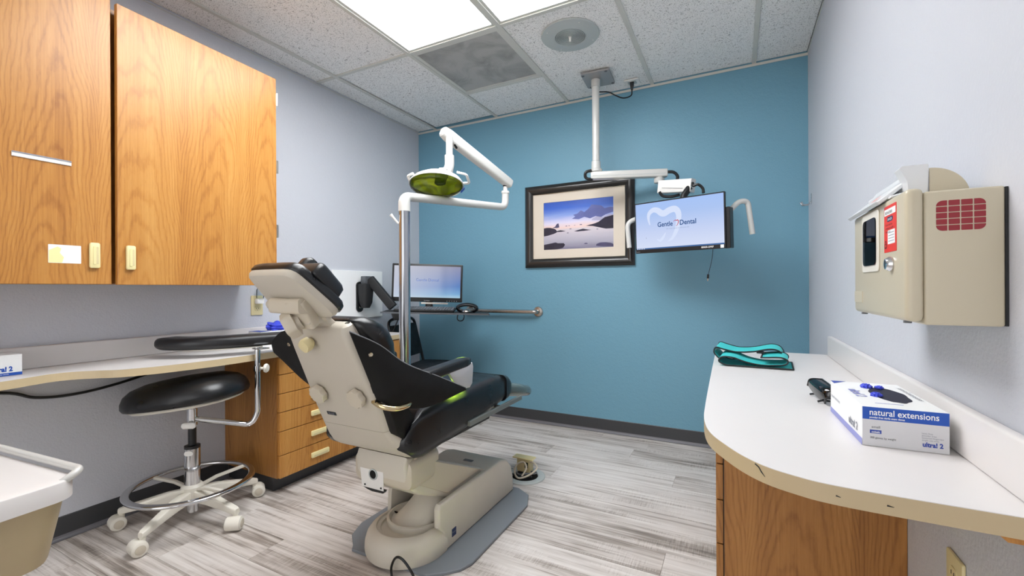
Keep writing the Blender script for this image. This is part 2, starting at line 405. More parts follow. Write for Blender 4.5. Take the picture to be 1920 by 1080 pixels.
bar(GX[1] + .0125, GX[2] - .0125, Y1 + G - .012, Y1 + G + .012)
def mould(name, x0, x1, y0, y1):
    o = struct(name, BX(x0, x1, y0, y1, CEIL - .022, CEIL - .0065, bev=.001, seg=1), 'wall_mould')
mould('trim_1', ROOM_L, ROOM_R, ROOM_B - .006, ROOM_B)
struct('trim_2', BX(ROOM_L, ROOM_L + .004, ROOM_F, ROOM_B - .007, CEIL - .010, CEIL - .0065), 'grid_bar')
struct('trim_3', BX(ROOM_R - .004, ROOM_R, ROOM_F, ROOM_B - .007, CEIL - .010, CEIL - .0065), 'grid_bar')

def troffer(label, x0, x1, y0, y1):
    t = thing('ceiling_light', label, 'light', ((x0 + x1) / 2, (y0 + y1) / 2, CEIL), 'ceiling light panels')
    bm = bmesh.new(); w = .016
    for a in ((x0, x0 + w, y0, y1), (x1 - w, x1, y0, y1), (x0 + w, x1 - w, y0, y0 + w), (x0 + w, x1 - w, y1 - w, y1)): box(bm, *a, CEIL - .001, CEIL + .012)
    obj('frame', bm, 'grid_bar', t, smooth=False)
    obj('diffuser', BX(x0 + w, x1 - w, y0 + w, y1 - w, CEIL + .004, CEIL + .010), 'diffuser', t, smooth=False)
    obj('housing', BX(x0 + .005, x1 - .005, y0 + .005, y1 - .005, CEIL + .013, CEIL + .09), 'white_paint', t, smooth=False)
e = .0125
troffer('lit ceiling panel directly in front of the square perforated vent', GX[1] + e, GX[2] - e, YS[2] + e, YS[3] - e)
troffer('lit ceiling panel directly in front of the round ceiling speaker', GX[2] + e, GX[3] - e, YS[2] + e, YS[3] - e)

# square perforated vent
t = thing('ceiling_vent', 'square dusty perforated air vent between ceiling tiles', 'vent', ((GX[1] + GX[2]) / 2, Y1 + G / 2, CEIL))
x0, x1, y0, y1 = GX[1] + e, GX[2] - e, Y1 + e, Y1 + G - e
bm = bmesh.new(); w = .022
for a in ((x0, x0 + w, y0, y1), (x1 - w, x1, y0, y1), (x0 + w, x1 - w, y0, y0 + w), (x0 + w, x1 - w, y1 - w, y1)): box(bm, *a, CEIL - .003, CEIL + .006)
obj('frame', bm, 'grid_bar', t, smooth=False)
obj('perforated_face', BX(x0 + w, x1 - w, y0 + w, y1 - w, CEIL + .001, CEIL + .004), 'vent_face', t, smooth=False)
# round loudspeaker with ringed grille
sx, sy = -0.809, 2.307
t = thing('ceiling_speaker', 'round pale grey loudspeaker with ringed grille set in the ceiling', 'speaker', (sx, sy, CEIL))
M = axis((sx, sy, CEIL + .002), (0, 0, -1))
obj('flange', LT([(.0, 0), (.158, 0), (.160, .003), (.156, .008), (.088, .014), (.086, .010), (0, .009)], M, 56), 'spk_grey', t)
obj('grille_disc', LT([(0, .0095), (.085, .0095), (.085, .0105), (0, .0105)], M, 40), 'spk_dark', t)
for i in range(9):
    r = .012 + i * .0088
    obj('grille_ring', LT([(r, .0105), (r + .0048, .0105), (r + .0048, .0135), (r, .0135), (r, .0105)], M, 40), 'spk_grey', t)
obj('centre_knob', LT([(0, .010), (.009, .010), (.009, .016), (.0055, .018), (.0055, .034), (.004, .036), (0, .036)], M, 16), 'white_plastic', t)
for a in (0.7, 2.3, 3.9, 5.4):
    obj('screw', LT([(0, 0), (.003, 0), (.0025, .0015), (0, .002)], axis((sx + .135 * math.cos(a), sy + .135 * math.sin(a), CEIL - .0085), (0, 0, -1)), 10), 'white_plastic', t)

# ------------------------------------------------------------------ wall cabinet, left wall
XC = ROOM_L
t = thing('wall_cabinet', 'oak wall cabinet with two tall doors hung on the left wall', 'cabinet', (XC, 0.9, 1.06))
CY0, CY1, CZ0, CZ1 = 0.02, 1.525, 1.062, 2.165
obj('body', BX(XC + .001, XC + .300, CY0, CY1, CZ0 + .004, CZ1 - .004), 'oak_end', t, smooth=False)
hx, hy = XC + .311, 1.522
ang = math.radians(2.6)
def rdoor(u0, u1, z0, z1, d0, d1, bev=.0015):      # u measured from the hinge edge toward the camera, d outward
    b2 = BX(d0, d1, -u1, -u0, z0, z1, bev=bev, seg=1) if bev else BX(d0, d1, -u1, -u0, z0, z1)
    bmesh.ops.transform(b2, matrix=Matrix.Translation((hx, hy, 0)) @ Matrix.Rotation(ang, 4, 'Z'), verts=b2.verts); return b2
DW = .692
rd = obj('door', rdoor(0, DW, CZ0, CZ1, 0, .019), 'oak', t, smooth=False)
def handle(parent, M):
    b2 = bmesh.new(); prism(b2, rrect(.031, .096, .007), .012, None, .003, 2)
    prism(b2, rrect(.009, .07, .004, cx=-.002), .0145, None, .001, 1); 
    bmesh.ops.transform(b2, matrix=M, verts=b2.verts); h = obj('handle', b2, 'ivory_bright', parent)
    b3 = bmesh.new(); prism(b3, rrect(.007, .066, .003, cx=.0065), .0002, None, z0=.0121); bmesh.ops.transform(b3, matrix=M, verts=b3.verts)
    obj('finger_slot', b3, 'ivory', h)
Md = Matrix.Translation((hx, hy, 0)) @ Matrix.Rotation(ang, 4, 'Z')
Mface = lambda u, z: Md @ Matrix(((0, 0, 1, .019), (1, 0, 0, -u), (0, 1, 0, z), (0, 0, 0, 1)))
handle(rd, Mface(.652, 1.170))
for z in (2.058, 1.697, 1.353):
    bm = bmesh.new()
    tube(bm, [(hx + .012, hy + .010, z - .034), (hx + .012, hy + .010, z + .034)], .0055, 10)
    box(bm, hx - .006, hx + .014, hy + .002, hy + .0075, z - .032, z + .032)
    obj('hinge', bm, 'hinge', t)
# nearer door, standing a little prouder, hinged at its far-left side
ly1 = hy - DW * math.cos(ang) - .012; lx = XC + .345
ld = obj('door', BX(lx - .019, lx, .06, ly1, CZ0 + .002, CZ1 + .02, bev=.0015, seg=1), 'oak', t, smooth=False)
ML = lambda y, z: Matrix(((0, 0, 1, lx), (1, 0, 0, y), (0, 1, 0, z), (0, 0, 0, 1)))
handle(ld, ML(.766, 1.173))
obj('paper_label', prism(bmesh.new(), rrect(.088, .066, .002), .0006, ML(.685, 1.173)), 'paper_white', ld, smooth=False)
obj('yellow_stain', prism(bmesh.new(), [(-.043, -.032), (-.008, -.032), (-.003, -.012), (-.014, .004), (-.010, .02), (-.02, .026), (-.043, .012)], .0008, ML(.685, 1.173)), 'paper_yellow', ld, smooth=False)
obj('label_rail', prism(bmesh.new(), [(-.075, -.0085), (.075, -.0085), (.075, .0085), (-.075, .0085)], .004, ML(.628, 1.505), .001, 1), 'white_plastic', ld, smooth=False)
obj('rail_channel', prism(bmesh.new(), [(-.0745, .005), (.0745, .005), (.0745, .0085), (-.0745, .0085)], .006, ML(.628, 1.505)), 'ink_soft', ld, smooth=False)

# ------------------------------------------------------------------ left worktop and base cabinet
t = thing('worktop', 'long white worktop with wavy cream front edge along the left wall', 'worktop', (XC, 1.2, .73))
front = [(-2.245, -.4), (-2.242, .1), (-2.238, .45), (-2.245, .55), (-2.264, .62), (-2.280, .68), (-2.262, .735), (-2.215, .785), (-2.157, .830),
         (-2.118, .90), (-2.092, .98), (-2.066, 1.12), (-2.060, 1.25), (-2.058, 1.5), (-2.050, 2.0), (-2.050, 2.415)]
fr = [(p.x, p.y) for p in spline([(x, y, 0) for x, y in front], 5)]
def top_outline(inset): return [(XC + .001, -.4)] + [(x - inset, y) for x, y in fr] + [(XC + .001, 2.415)]
obj('top', prism(bmesh.new(), top_outline(.0), .0012, Matrix.Translation((0, 0, .7288))), 'laminate', t, smooth=False)
obj('edge_band', prism(bmesh.new(), top_outline(.0003), .0298, Matrix.Translation((0, 0, .699))), 'edge_cream', t, smooth=False)
obj('backsplash', BX(XC + .001, XC + .021, -.4, 2.415, .7301, .819, bev=.005, seg=3), 'laminate', t)
KX = -2.075
t = thing('base_cabinet', 'oak drawer cabinet on dark plinth under the left worktop', 'cabinet', (-2.3, 1.7, 0))
obj('carcass', BX(XC + .001, KX, 1.44, 2.405, .080, .6985), 'oak_end', t, smooth=False)
obj('plinth', BX(XC + .001, -2.127, 1.458, 2.40, .001, .080), 'rubber_base', t, smooth=False)
zs = [.080, .196, .318, .415, .510, .607, .692]
DY0, DY1 = 1.443, 1.925
for a, b in zip(zs, zs[1:]):
    d = obj('drawer', BX(KX + .0005, KX + .0175, DY0, DY1, a + .0018, b - .0018, bev=.0012, seg=1), 'oak', t, smooth=False)
    zc = (a + b) / 2
    b2 = bmesh.new(); M = Matrix(((0, 0, 1, KX + .0176), (1, 0, 0, 1.682), (0, 1, 0, zc), (0, 0, 0, 1)))
    prism(b2, rrect(.115, .029, .006), .011, M, .003, 2); h = obj('handle', b2, 'ivory_bright', d)
    obj('finger_slot', prism(bmesh.new(), rrect(.09, .008, .003, cy=-.005), .0004, M, z0=.0111), 'ivory', h)
for ya, yb in ((DY1 + .003, 2.163), (2.166, 2.402)):
    d = obj('door', BX(KX + .0005, KX + .0175, ya, yb, .082, .692, bev=.0012, seg=1), 'oak', t, smooth=False)

# ------------------------------------------------------------------ right worktop and cabinet
t = thing('worktop', 'white worktop with rounded cream edge along the right wall', 'worktop', (.15, 1.6, .73))
out = [(.384, .838), (.2, .840), (.127, .845), (.087, .857), (.045, .880), (.008, .920), (-.024, .974), (-.047, 1.022), (-.061, 1.075), (-.070, 1.15), (-.0735, 1.25), (-.078, 1.5), (-.085, 2.0), (-.090, 2.44)]
cv = [(p.x, p.y) for p in spline([(x, y, 0) for x, y in out], 5)]
poly = cv + [(.384, 2.44)]
obj('top', prism(bmesh.new(), poly, .0012, Matrix.Translation((0, 0, .7288))), 'laminate', t, smooth=False)
eb = obj('edge_band', prism(bmesh.new(), poly, .0298, Matrix.Translation((0, 0, .699))), 'edge_cream_r', t, smooth=False)
obj('backsplash', BX(ROOM_R - .021, ROOM_R - .001, .84, 2.40, .7301, .819, bev=.005, seg=3), 'laminate', t)
# chips knocked out of the band
chip = [[(.0290, .7262), (.0345, .7232), (.0385, .7165), (.0435, .7105)], [(.138, .7140), (.144, .7125)], [(.200, .7135), (.208, .7125)]]
def edge_y(x):
    for a_, b_ in zip(cv, cv[1:]):
        if min(a_[0], b_[0]) <= x <= max(a_[0], b_[0]) and a_[1] < 1.1: return a_[1] + (b_[1] - a_[1]) * (x - a_[0]) / (b_[0] - a_[0] + 1e-9)
    return .84
for ch in chip:
    obj('edge_chip', TB([(x, edge_y(x) - .0003, z) for x, z in ch], [.0012] * (len(ch) - 1) + [.0004], 6), 'black_matte', eb)
t = thing('base_cabinet', 'oak drawer cabinet under the rounded right worktop', 'cabinet', (.17, 1.9, 0))
obj('carcass', BX(-.034, ROOM_R - .001, 1.446, 2.40, .080, .6985), 'oak_end', t, smooth=False)
obj('plinth', BX(.02, ROOM_R - .001, 1.47, 2.38, .001, .080), 'rubber_base', t, smooth=False)
obj('shadow_reveal', BX(-.0365, -.034, 1.448, 2.398, .085, .697), 'black_matte', t, smooth=False)
zs = [.085, .135, .277, .408, .515, .625, .697]
for a, b in zip(zs, zs[1:]):
    d = obj('drawer', BX(-.056, -.0368, 1.4455, 2.398, a + .0018, b - .0018, bev=.0012, seg=1), 'oak_end', t, smooth=False)
    M = Matrix(((0, 0, -1, -.0561), (-1, 0, 0, 1.92), (0, 1, 0, (a + b) / 2), (0, 0, 0, 1)))
    obj('handle', prism(bmesh.new(), rrect(.115, .026, .006), .011, M, .003, 2), 'ivory_bright', d)
cl = obj('support_cleat', prism(bmesh.new(), [(.320, .6985), (.334, .686), (.384, .686), (.384, .6985)], .045, XZ(.853)), 'oak', None, smooth=False)
tag(cl, 'small wooden cleat under the right worktop at the wall', 'bracket')

# wall outlets
def outlet(name, label, M, mat='ivory'):
    t = thing(name, label, 'outlet', M.to_translation())
    obj('plate', prism(bmesh.new(), rrect(.071, .115, .005), .006, M, .002, 2), mat, t)
    for s in (-1, 1):
        r = obj('receptacle', prism(bmesh.new(), rrect(.033, .028, .012, cy=s * .0195), .0078, M), mat, t)
        for dx in (-.006, .006): obj('slot', prism(bmesh.new(), rrect(.0022, .008, .001, cx=dx, cy=s * .0195 + .002), .0082, M), 'black_matte', r)
        obj('slot', prism(bmesh.new(), rrect(.004, .004, .002, cy=s * .0195 - .008), .0082, M), 'black_matte', r)
    return t
outlet('wall_outlet', 'ivory wall outlet below the wall cabinet by the chair headrest', Matrix(((0, 0, 1, XC + .0005), (1, 0, 0, 1.622), (0, 1, 0, .947), (0, 0, 0, 1))))
ot = outlet('wall_outlet', 'ivory wall outlet low on the right wall under the worktop', Matrix(((0, 0, -1, ROOM_R - .0005), (-1, 0, 0, 1.162), (0, 1, 0, .455), (0, 0, 0, 1))))
t = thing('air_freshener', 'clear plug-in air freshener in the outlet below the wall cabinet', 'air freshener', (XC + .03, 1.625, .97))
obj('plug_base', prism(bmesh.new(), rrect(.042, .03, .006), .030, Matrix(((0, 0, 1, XC + .009), (1, 0, 0, 1.625), (0, 1, 0, .972), (0, 0, 0, 1))), .004, 2), 'white_plastic', t)
obj('clear_vial', LT([(0, 0), (.019, 0), (.020, .01), (.019, .05), (.012, .066), (0, .07)], axis((XC + .030, 1.625, .988), (0, 0, 1)), 20), 'clear_cap', t)

# ------------------------------------------------------------------ operator stool
SX, SY = -2.21, 1.12
t = thing('operator_stool', 'black padded stool with chrome foot ring and cream castors at left worktop', 'stool', (SX, SY, 0))
def ax(z): return axis((SX, SY, z), (0, 0, 1))
obj('column', LT([(0, .10), (.031, .10), (.031, .325), (.028, .328), (0, .328)], ax(0)), 'chrome', t)
obj('column_cap', LT([(.017, .322), (.0312, .322), (.0312, .334), (.017, .336)], ax(0)), 'black_plastic', t)
obj('gas_rod', LT([(0, .32), (.016, .32), (.016, .43), (0, .43)], ax(0)), 'black_plastic', t)
obj('collar', LT([(0, .425), (.020, .425), (.020, .500), (.034, .508), (.034, .520), (0, .520)], ax(0)), 'chrome', t)
obj('foot_stub', LT([(0, .035), (.022, .035), (.022, .10), (0, .10)], ax(0)), 'chrome', t)
obj('sticker', prism(bmesh.new(), rrect(.036, .021, .0102), .0006, axis((SX + .0313 * .6, SY - .0313 * .8, .305), (.6, -.8, 0), (.8, .6, 0))), 'white_plastic', t)
obj('hub', LT([(0, .085), (.040, .085), (.044, .10), (.044, .150), (.036, .160), (.031, .161), (0, .161)], ax(0)), 'offwhite', t)
for k in range(5):
    a = math.radians(8 + 72 * k); d = V(math.cos(a), math.sin(a), 0); n = V(-d.y, d.x, 0); rings = []
    for s, zc, w, h in ((.02, .112, .046, .052), (.10, .107, .040, .046), (.20, .090, .032, .034), (.262, .078, .030, .028), (.276, .076, .020, .022)):
        c = V(SX, SY, zc) + d * s; rings.append([c + n * p[0] + V(0, 0, p[1]) for p in rrect(w, h, .006, 3)])
    lg = obj('leg', loft(bmesh.new(), rings), 'offwhite', t)
    tip = V(SX, SY, 0) + d * .265
    obj('stem', LT([(0, .045), (.010, .045), (.012, .070), (0, .07)], axis(tip, (0, 0, 1)), 14), 'offwhite', lg)
    sw = [.5, 1.2, 2.6, 2.2, 1.0][k]; wd_ = V(math.cos(a + sw), math.sin(a + sw), 0); c = tip + V(0, 0, .0305) + wd_.cross(V(0, 0, 1)) * .016
    cs = obj('castor', LT([(0, -.032), (.022, -.032), (.028, -.028), (.0295, -.022), (.0295, .022), (.028, .028), (.022, .032), (0, .032)], axis(c, wd_), 22), 'offwhite', lg)
    for s in (-1, 1): obj('wheel_cap', LT([(0, 0), (.018, 0), (.0175, .0015), (.012, .003), (0, .0032)], axis(c + wd_ * s * .0325, wd_ * s), 18), 'tan_warm', cs)
ring = [(SX + .233 * math.cos(2 * PI * k / 72), SY + .233 * math.sin(2 * PI * k / 72), .165) for k in range(72)]
obj('foot_ring', TB(ring, 1.0, closed=True, sect=rrect(.030, .016, .0079, 5)), 'chrome', t)
for a in (3, 85, 193, 280):
    a = math.radians(a); d = V(math.cos(a), math.sin(a), 0)
    obj('ring_spoke', TB([V(SX, SY, .140) + d * .035, V(SX, SY, .156) + d * .10, V(SX, SY, .163) + d * .225], 1.0, sect=rrect(.017, .013, .003, 2)), 'offwhite', t)
# seat: wide kidney cushion, tipped
ev = V(.891, .454, 0); nv = V(-.454, .891, 0); ez = (V(0, 0, 1) - ev * .13).normalized(); et = (ev + V(0, 0, .13)).normalized()
def seat_ring(sc, z, na=40, a0=.243, b0=.205):
    o = []
    for k in range(na):
        p = 2 * PI * k / na; c, s = math.cos(p), math.sin(p)
        x = a0 * sc * math.copysign(abs(c) ** .85, c); y = b0 * sc * math.copysign(abs(s) ** .8, s) - .02 * (c * c)
        o.append(V(SX, SY, .518) + V(-.02, .02, .0) + et * (x - .012) + nv * y + ez * z)
    return o
obj('seat_pan', loft(bmesh.new(), [seat_ring(.70, .0), seat_ring(.86, .004), seat_ring(.90, .012), seat_ring(.88, .020)]), 'offwhite', t)
obj('seat', loft(bmesh.new(), [seat_ring(.88, .016), seat_ring(.97, .020), seat_ring(1.0, .034), seat_ring(.99, .056), seat_ring(.94, .082), seat_ring(.83, .104), seat_ring(.62, .120), seat_ring(.3, .127), seat_ring(.02, .128)]), 'vinyl', t, auto=60)
# armrest on a bent chrome tube
obj('arm_tube', TB(fillet([(SX + .01, SY + .01, .452), (-2.055, 1.296, .398), (-2.036, 1.316, .45), (-2.036, 1.316, .765)], .10, 10), .0125, 16), 'chrome', t)
cl_ = obj('tube_clamp', LT([(.0125, -.012), (.017, -.012), (.017, .012), (.0125, .012), (.0125, -.012)], axis((-2.036, 1.316, .665), (0, 0, 1)), 20), 'chrome', t)
kd = V(.85, .5, 0).normalized()
kb = LT([(0, .014), (.006, .014), (.006, .03), (.02, .034), (.022, .04), (.018, .047), (0, .049)], axis(V(-2.036, 1.316, .665), kd), 12)
obj('clamp_knob', kb, 'offwhite', cl_)
obj('height_lever', loft(bmesh.new(), [[V(SX + .02, SY - .02, .432) + V(.8, .6, 0) * p[0] * s + V(0, 0, p[1] * s) + V(.6, -.8, 0) * d for p in rrect(.058, .026, .012, 4)] for d, s in ((-.005, .8), (.004, 1), (.012, 1), (.016, .7))]), 'white_plastic', t)
pc = spline([(-2.385, 1.075, .797), (-2.29, 1.100, .795), (-2.205, 1.150, .795), (-2.14, 1.235, .796), (-2.085, 1.335, .798), (-2.02, 1.44, .800), (-1.985, 1.50, .801)], 6)
n_ = len(pc); rad = [max(.18, min(1.0, math.sqrt(max(0, 1 - (1 - min(i, n_ - 1 - i) / 4) ** 2)) if min(i, n_ - 1 - i) < 4 else 1.0)) for i in range(n_)]
obj('arm_pad', TB(pc, rad, sect=rrect(.118, .056, .026, 6)), 'vinyl_worn', t, auto=60)
pb = spline([(-2.30, 1.12, .7655), (-2.20, 1.165, .7650), (-2.13, 1.25, .7655), (-2.07, 1.36, .7665)], 6)
obj('pad_backing', TB(pb, 1.0, sect=rrect(.085, .005, .002, 2)), 'offwhite', t)
obj('pad_bracket', BX(-2.055, -1.995, 1.300, 1.350, .757, .7625, bev=.001, seg=1), 'chrome', t)

# ------------------------------------------------------------------ mobile cart at the lower left
cc = V(-1.384, .464, 0); a = math.radians(5.2); cex = V(math.cos(a), math.sin(a), 0); cey = V(-math.sin(a), math.cos(a), 0)
t = thing('mobile_cart', 'white topped mobile cart with tan tub and pale rail at lower left', 'cart', cc - cex * .25 - cey * .22)
CW, CD = .50, .46
def crr(w, d, r, z, inset): 
    return [cc - cex * (CW / 2) - cey * (CD / 2) + cex * p[0] + cey * p[1] + V(0, 0, z) for p in rrect(w - 2 * inset, d - 2 * inset, r, 8)]
obj('top', loft(bmesh.new(), [crr(CW, CD, .05, z, i) for z, i in ((.557, .0), (.5965, 0), (.5995, .0012), (.601, .004))]), 'laminate', t)
obj('tub', loft(bmesh.new(), [crr(CW, CD, .05, z, i) for z, i in ((.408, .040), (.411, .034), (.420, .031), (.50, .019), (.5568, .011))]), 'tub_tan', t)
rp = [cc + cey * .004 - cex * .49 + V(0, 0, .588), cc + cey * .006 - cex * .45 + V(0, 0, .613), cc + cey * .006 - cex * .020 + V(0, 0, .613), cc - cey * .016 - cex * .012 + V(0, 0, .604), cc - cey * .03 - cex * .022 + V(0, 0, .592)]
obj('rail', TB(fillet(rp, .022, 8), .0085, 14), 'white_paint', t)
cm = cc - cex * .25 - cey * .23
obj('column', LT([(0, .075), (.035, .075), (.035, .408), (0, .408)], axis(cm, (0, 0, 1))), 'white_paint', t)
obj('foot', loft(bmesh.new(), [[cm + cex * p[0] + cey * p[1] + V(0, 0, z) for p in rrect(.40 - i, .34 - i, .06, 6)] for z, i in ((.055, .0), (.07, .0), (.082, .06))]), 'white_paint', t)
for sx_ in (-1, 1):
    for sy_ in (-1, 1):
        obj('castor', LT([(0, -.012), (.026, -.012), (.0275, 0), (.026, .012), (0, .012)], axis(cm + cex * sx_ * .16 + cey * sy_ * .13 + V(0, 0, .0278), cex), 18), 'black_plastic', t)

# ------------------------------------------------------------------ dental chair
X0 = -1.18
t = thing('dental_chair', 'reclined black dental chair with tan shell and pale grey floor base', 'dental chair', (X0, 1.55, 0))
pl = [(-.887, 1.40), (-.887, 1.89), (-.925, 1.985), (-1.0, 2.03), (-1.36, 2.03), (-1.435, 1.985), (-1.475, 1.90), (-1.475, 1.42), (-1.44, 1.335), (-1.38, 1.285), (-1.36, 1.26), (-1.0, 1.262), (-.94, 1.31), (-.905, 1.35)]
obj('floor_plate', prism(bmesh.new(), pl, .012, Matrix.Translation((0, 0, .0005)), .002, 1), 'plate_grey', t, smooth=False)
# low rounded nose of the base with a recessed dish
def nose(R, z, yb=1.42, n=24):
    o = [V(X0 + R * math.cos(a), 1.385 + R * math.sin(a), z) for a in [PI + PI * k / n for k in range(n + 1)]]
    return o + [V(X0 + R, yb, z), V(X0 - R, yb, z)]
obj('base_nose', loft(bmesh.new(), [nose(R, z) for R, z in ((.164, .0126), (.168, .03), (.167, .055), (.160, .080), (.146, .098), (.130, .106), (.124, .107), (.121, .100), (.108, .0985), (.105, .090), (.10, .088))]), 'tan_base', t)
def dish(R, z, c=(X0, 1.44), n=40, k=1.0): return [V(c[0] + R * math.cos(2 * PI * i / n), c[1] + R * k * math.sin(2 * PI * i / n), z) for i in range(n)]
obj('base_boot', loft(bmesh.new(), [dish(.118, .085), dish(.122, .112), dish(.112, .114), dish(.104, .100), dish(.094, .099), dish(.085, .125, (X0 + .012, 1.47)), dish(.066, .17, (X0 + .02, 1.50)), dish(.05, .215, (X0 + .02, 1.53))]), 'tan_base', t, auto=50)
prof = [(1.405, .0126), (1.405, .085), (1.372, .118), (1.370, .190), (1.384, .205), (1.87, .207), (1.93, .190), (1.975, .145), (1.995, .09), (2.0, .0126)]
bm = bmesh.new()
prism(bm, prof, .030, YZ(-1.046), .010, 3)
profl = [(1.455, .0126), (1.455, .06), (1.44, .075), (1.446, .170), (1.462, .200), (1.87, .207), (1.93, .190), (1.975, .145), (1.995, .09), (2.0, .0126)]
prism(bm, profl, .022, YZ(-1.345), .006, 2)
prism(bm, [(1.745, .0126), (1.745, .207), (1.87, .207), (1.93, .190), (1.975, .145), (1.995, .09), (2.0, .0126)], .31, YZ(-1.335), .004, 1)
obj('base_cover', bm, 'tan_base', t)
obj('warning_plate', prism(bmesh.new(), rrect(.05, .022, .002), .001, Matrix.Translation((-1.16, 1.80, .2072))), 'foot_mat', t)
bd = obj('maker_badge', prism(bmesh.new(), rrect(.030, .032, .002), .001, Matrix(((0, 0, 1, -1.0162), (1, 0, 0, 1.468), (0, 1, 0, .062), (0, 0, 0, 1)))), 'navy', t)
text('badge_lettering', 'Royal', .011, Matrix(((0, 0, 1, -1.0150), (1, 0, 0, 1.455), (0, 1, 0, .060), (0, 0, 0, 1))), 'ink_soft', bd)
obj('lift_arm', prism(bmesh.new(), [(1.235, .432), (1.222, .40), (1.235, .325), (1.30, .270), (1.47, .190), (1.72, .115), (1.80, .165), (1.744, .2095), (1.30, .418)], .245, YZ(-1.300), .012, 3), 'tan_base', t)
obj('arm_side_panel', prism(bmesh.new(), [(1.268, .424), (1.258, .34), (1.27, .325), (1.475, .206), (1.735, .2095)], .004, YZ(-1.0548), .002, 1), 'tan_warm', t)
# pivot housing with steel bracket
bm = bmesh.new(); loft(bm, [[V(X0 + p[0], y, .362 + p[1]) for p in rrect(w, h, .03, 5)] for y, w, h in ((1.232, .24, .08), (1.242, .275, .105), (1.265, .285, .115), (1.38, .27, .12), (1.44, .22, .09))])
obj('pivot_housing', bm, 'tan_warm', t)
br = obj('steel_bracket', prism(bmesh.new(), [(-1.272, .292), (-1.165, .292), (-1.165, .39), (-1.285, .395)], .004, XZ(1.2285), .001, 1), 'white_plastic', t)
obj('bracket_ring', LT([(.016, 0), (.021, 0), (.021, .003), (.016, .003), (.016, 0)], axis((-1.213, 1.2280, .347), (0, -1, 0)), 24), 'spk_grey', br)
obj('bracket_hole', LT([(0, 0), (.0165, 0), (.0165, .0015), (0, .0015)], axis((-1.213, 1.2280, .347), (0, -1, 0)), 24), 'dark_void', br)
for p in ((-1.255, .302), (-1.175, .302)): obj('bolt', LT([(0, 0), (.004, 0), (.003, .002), (0, .002)], axis((p[0], 1.2280, p[1]), (0, -1, 0)), 10), 'black_plastic', br)
obj('bracket_bumper', prism(bmesh.new(), [(-1.275, .292), (-1.165, .290), (-1.17, .281), (-1.225, .279), (-1.25, .283)], .02, XZ(1.231), .002, 1), 'black_plastic', t)
# seat frame and upholstery
obj('seat_frame', BX(-1.29, -1.07, 1.30, 1.86, .405, .470, bev=.01, seg=2), 'black_matte', t)
rings = []
for y, zb, zt, hw in ((1.141, .478, .534, .160), (1.147, .452, .568, .186), (1.165, .438, .594, .198), (1.212, .434, .610, .203), (1.37, .444, .616, .204), (1.58, .462, .620, .204), (1.77, .484, .624, .203), (1.855, .496, .618, .20), (1.89, .510, .600, .195), (1.903, .526, .576, .18)):
    k_ = max(0.0, 1 - (y - 1.14) / .22) * .16
    rings.append([V(X0 + p[0], y + k_ * max(0, 1 - (p[0] / hw) ** 4), (zb + zt) / 2 + p[1] + (.012 * (abs(p[0]) / .2) ** 2 if p[1] > 0 else 0)) for p in rrect(2 * hw, zt - zb, min(.05, (zt - zb) * .45), 8)])
st = obj('seat', loft(bmesh.new(), rings), 'vinyl', t, auto=60)
rings = []
for y, zb, zt, hw in ((1.852, .500, .626, .2055), (1.885, .506, .618, .2055), (1.915, .516, .600, .198), (1.930, .532, .582, .185)):
    rings.append([V(X0 + p[0], y, (zb + zt) / 2 + p[1]) for p in rrect(2 * hw, zt - zb, .03, 6)])
obj('knee_band', loft(bmesh.new(), rings), 'vinyl', t, auto=60)
rings = []
for y, zb, zt, hw in ((1.88, .520, .580, .165), (1.95, .500, .570, .18), (2.05, .478, .545, .185), (2.18, .452, .510, .18), (2.225, .448, .490, .165), (2.24, .456, .478, .14)):
    rings.append([V(X0 + p[0], y, (zb + zt) / 2 + p[1]) for p in rrect(2 * hw, zt - zb, .025, 6)])
obj('foot_rest', loft(bmesh.new(), rings), 'footpad', t, auto=60)
obj('side_rail', BX(-.979, -.966, 1.514, 2.00, .478, .499, bev=.0015, seg=1), 'grey_rail', t)
obj('rail_foot', BX(-1.08, -.979, 1.78, 1.81, .482, .492), 'grey_rail', t)
obj('rail_foot', BX(-1.08, -.979, 1.54, 1.57, .480, .490), 'grey_rail', t)
# back shell (leans toward the head end)
S0 = V(X0, 1.101, .565); ub = V(0, -.400, .9165); nb = V(0, .9165, .400)
def bring(s, w, n0, n1, r, dx=0): 
    return [S0 + V(1, 0, 0) * (p[0] + dx) + ub * s + nb * (p[1]) for p in rrect(w, n1 - n0, r, 6, 0, (n0 + n1) / 2)]
sh = obj('back_shell', loft(bmesh.new(), [bring(.0, .322, .0, .08, .030, -.004), bring(.10, .322, .0, .08, .030, -.004), bring(.20, .310, .0, .08, .030, -.006), bring(.30, .294, .0, .075, .030, -.012), bring(.365, .286, .003, .07, .028, -.015), bring(.382, .274, .012, .065, .022, -.015), bring(.388, .25, .022, .06, .015, -.015)]), 'tan', t)
obj('lower_shell', loft(bmesh.new(), [bring(-.0015, .322, .0, .09, .03, -.004), bring(-.03, .334, .002, .10, .03), bring(-.07, .358, .008, .12, .035, .002), bring(-.105, .386, .020, .12, .040, .0), bring(-.132, .388, .036, .12, .038, .0), bring(-.152, .355, .055, .11, .025, .0), bring(-.158, .29, .07, .10, .015)]), 'tan', t)
def knob(p, r, h, lobes=8, mat='tan_warm', d=-nb, name='knob', par=None):
    rings = []; M = axis(p, d)
    for rr, zz in ((.62, 0), (.66, h * .25), (.98, h * .3), (1.0, h * .5), (1.0, h * .85), (.93, h), (.5, h * 1.04), (.02, h * 1.05)):
        rings.append([M @ V(r * rr * (1 + .06 * math.cos(lobes * a) * (rr > .9)) * math.cos(a), r * rr * (1 + .06 * math.cos(lobes * a) * (rr > .9)) * math.sin(a), zz) for a in [2 * PI * k / 48 for k in range(48)]])
    return obj(name, loft(bmesh.new(), rings), mat, par or t)
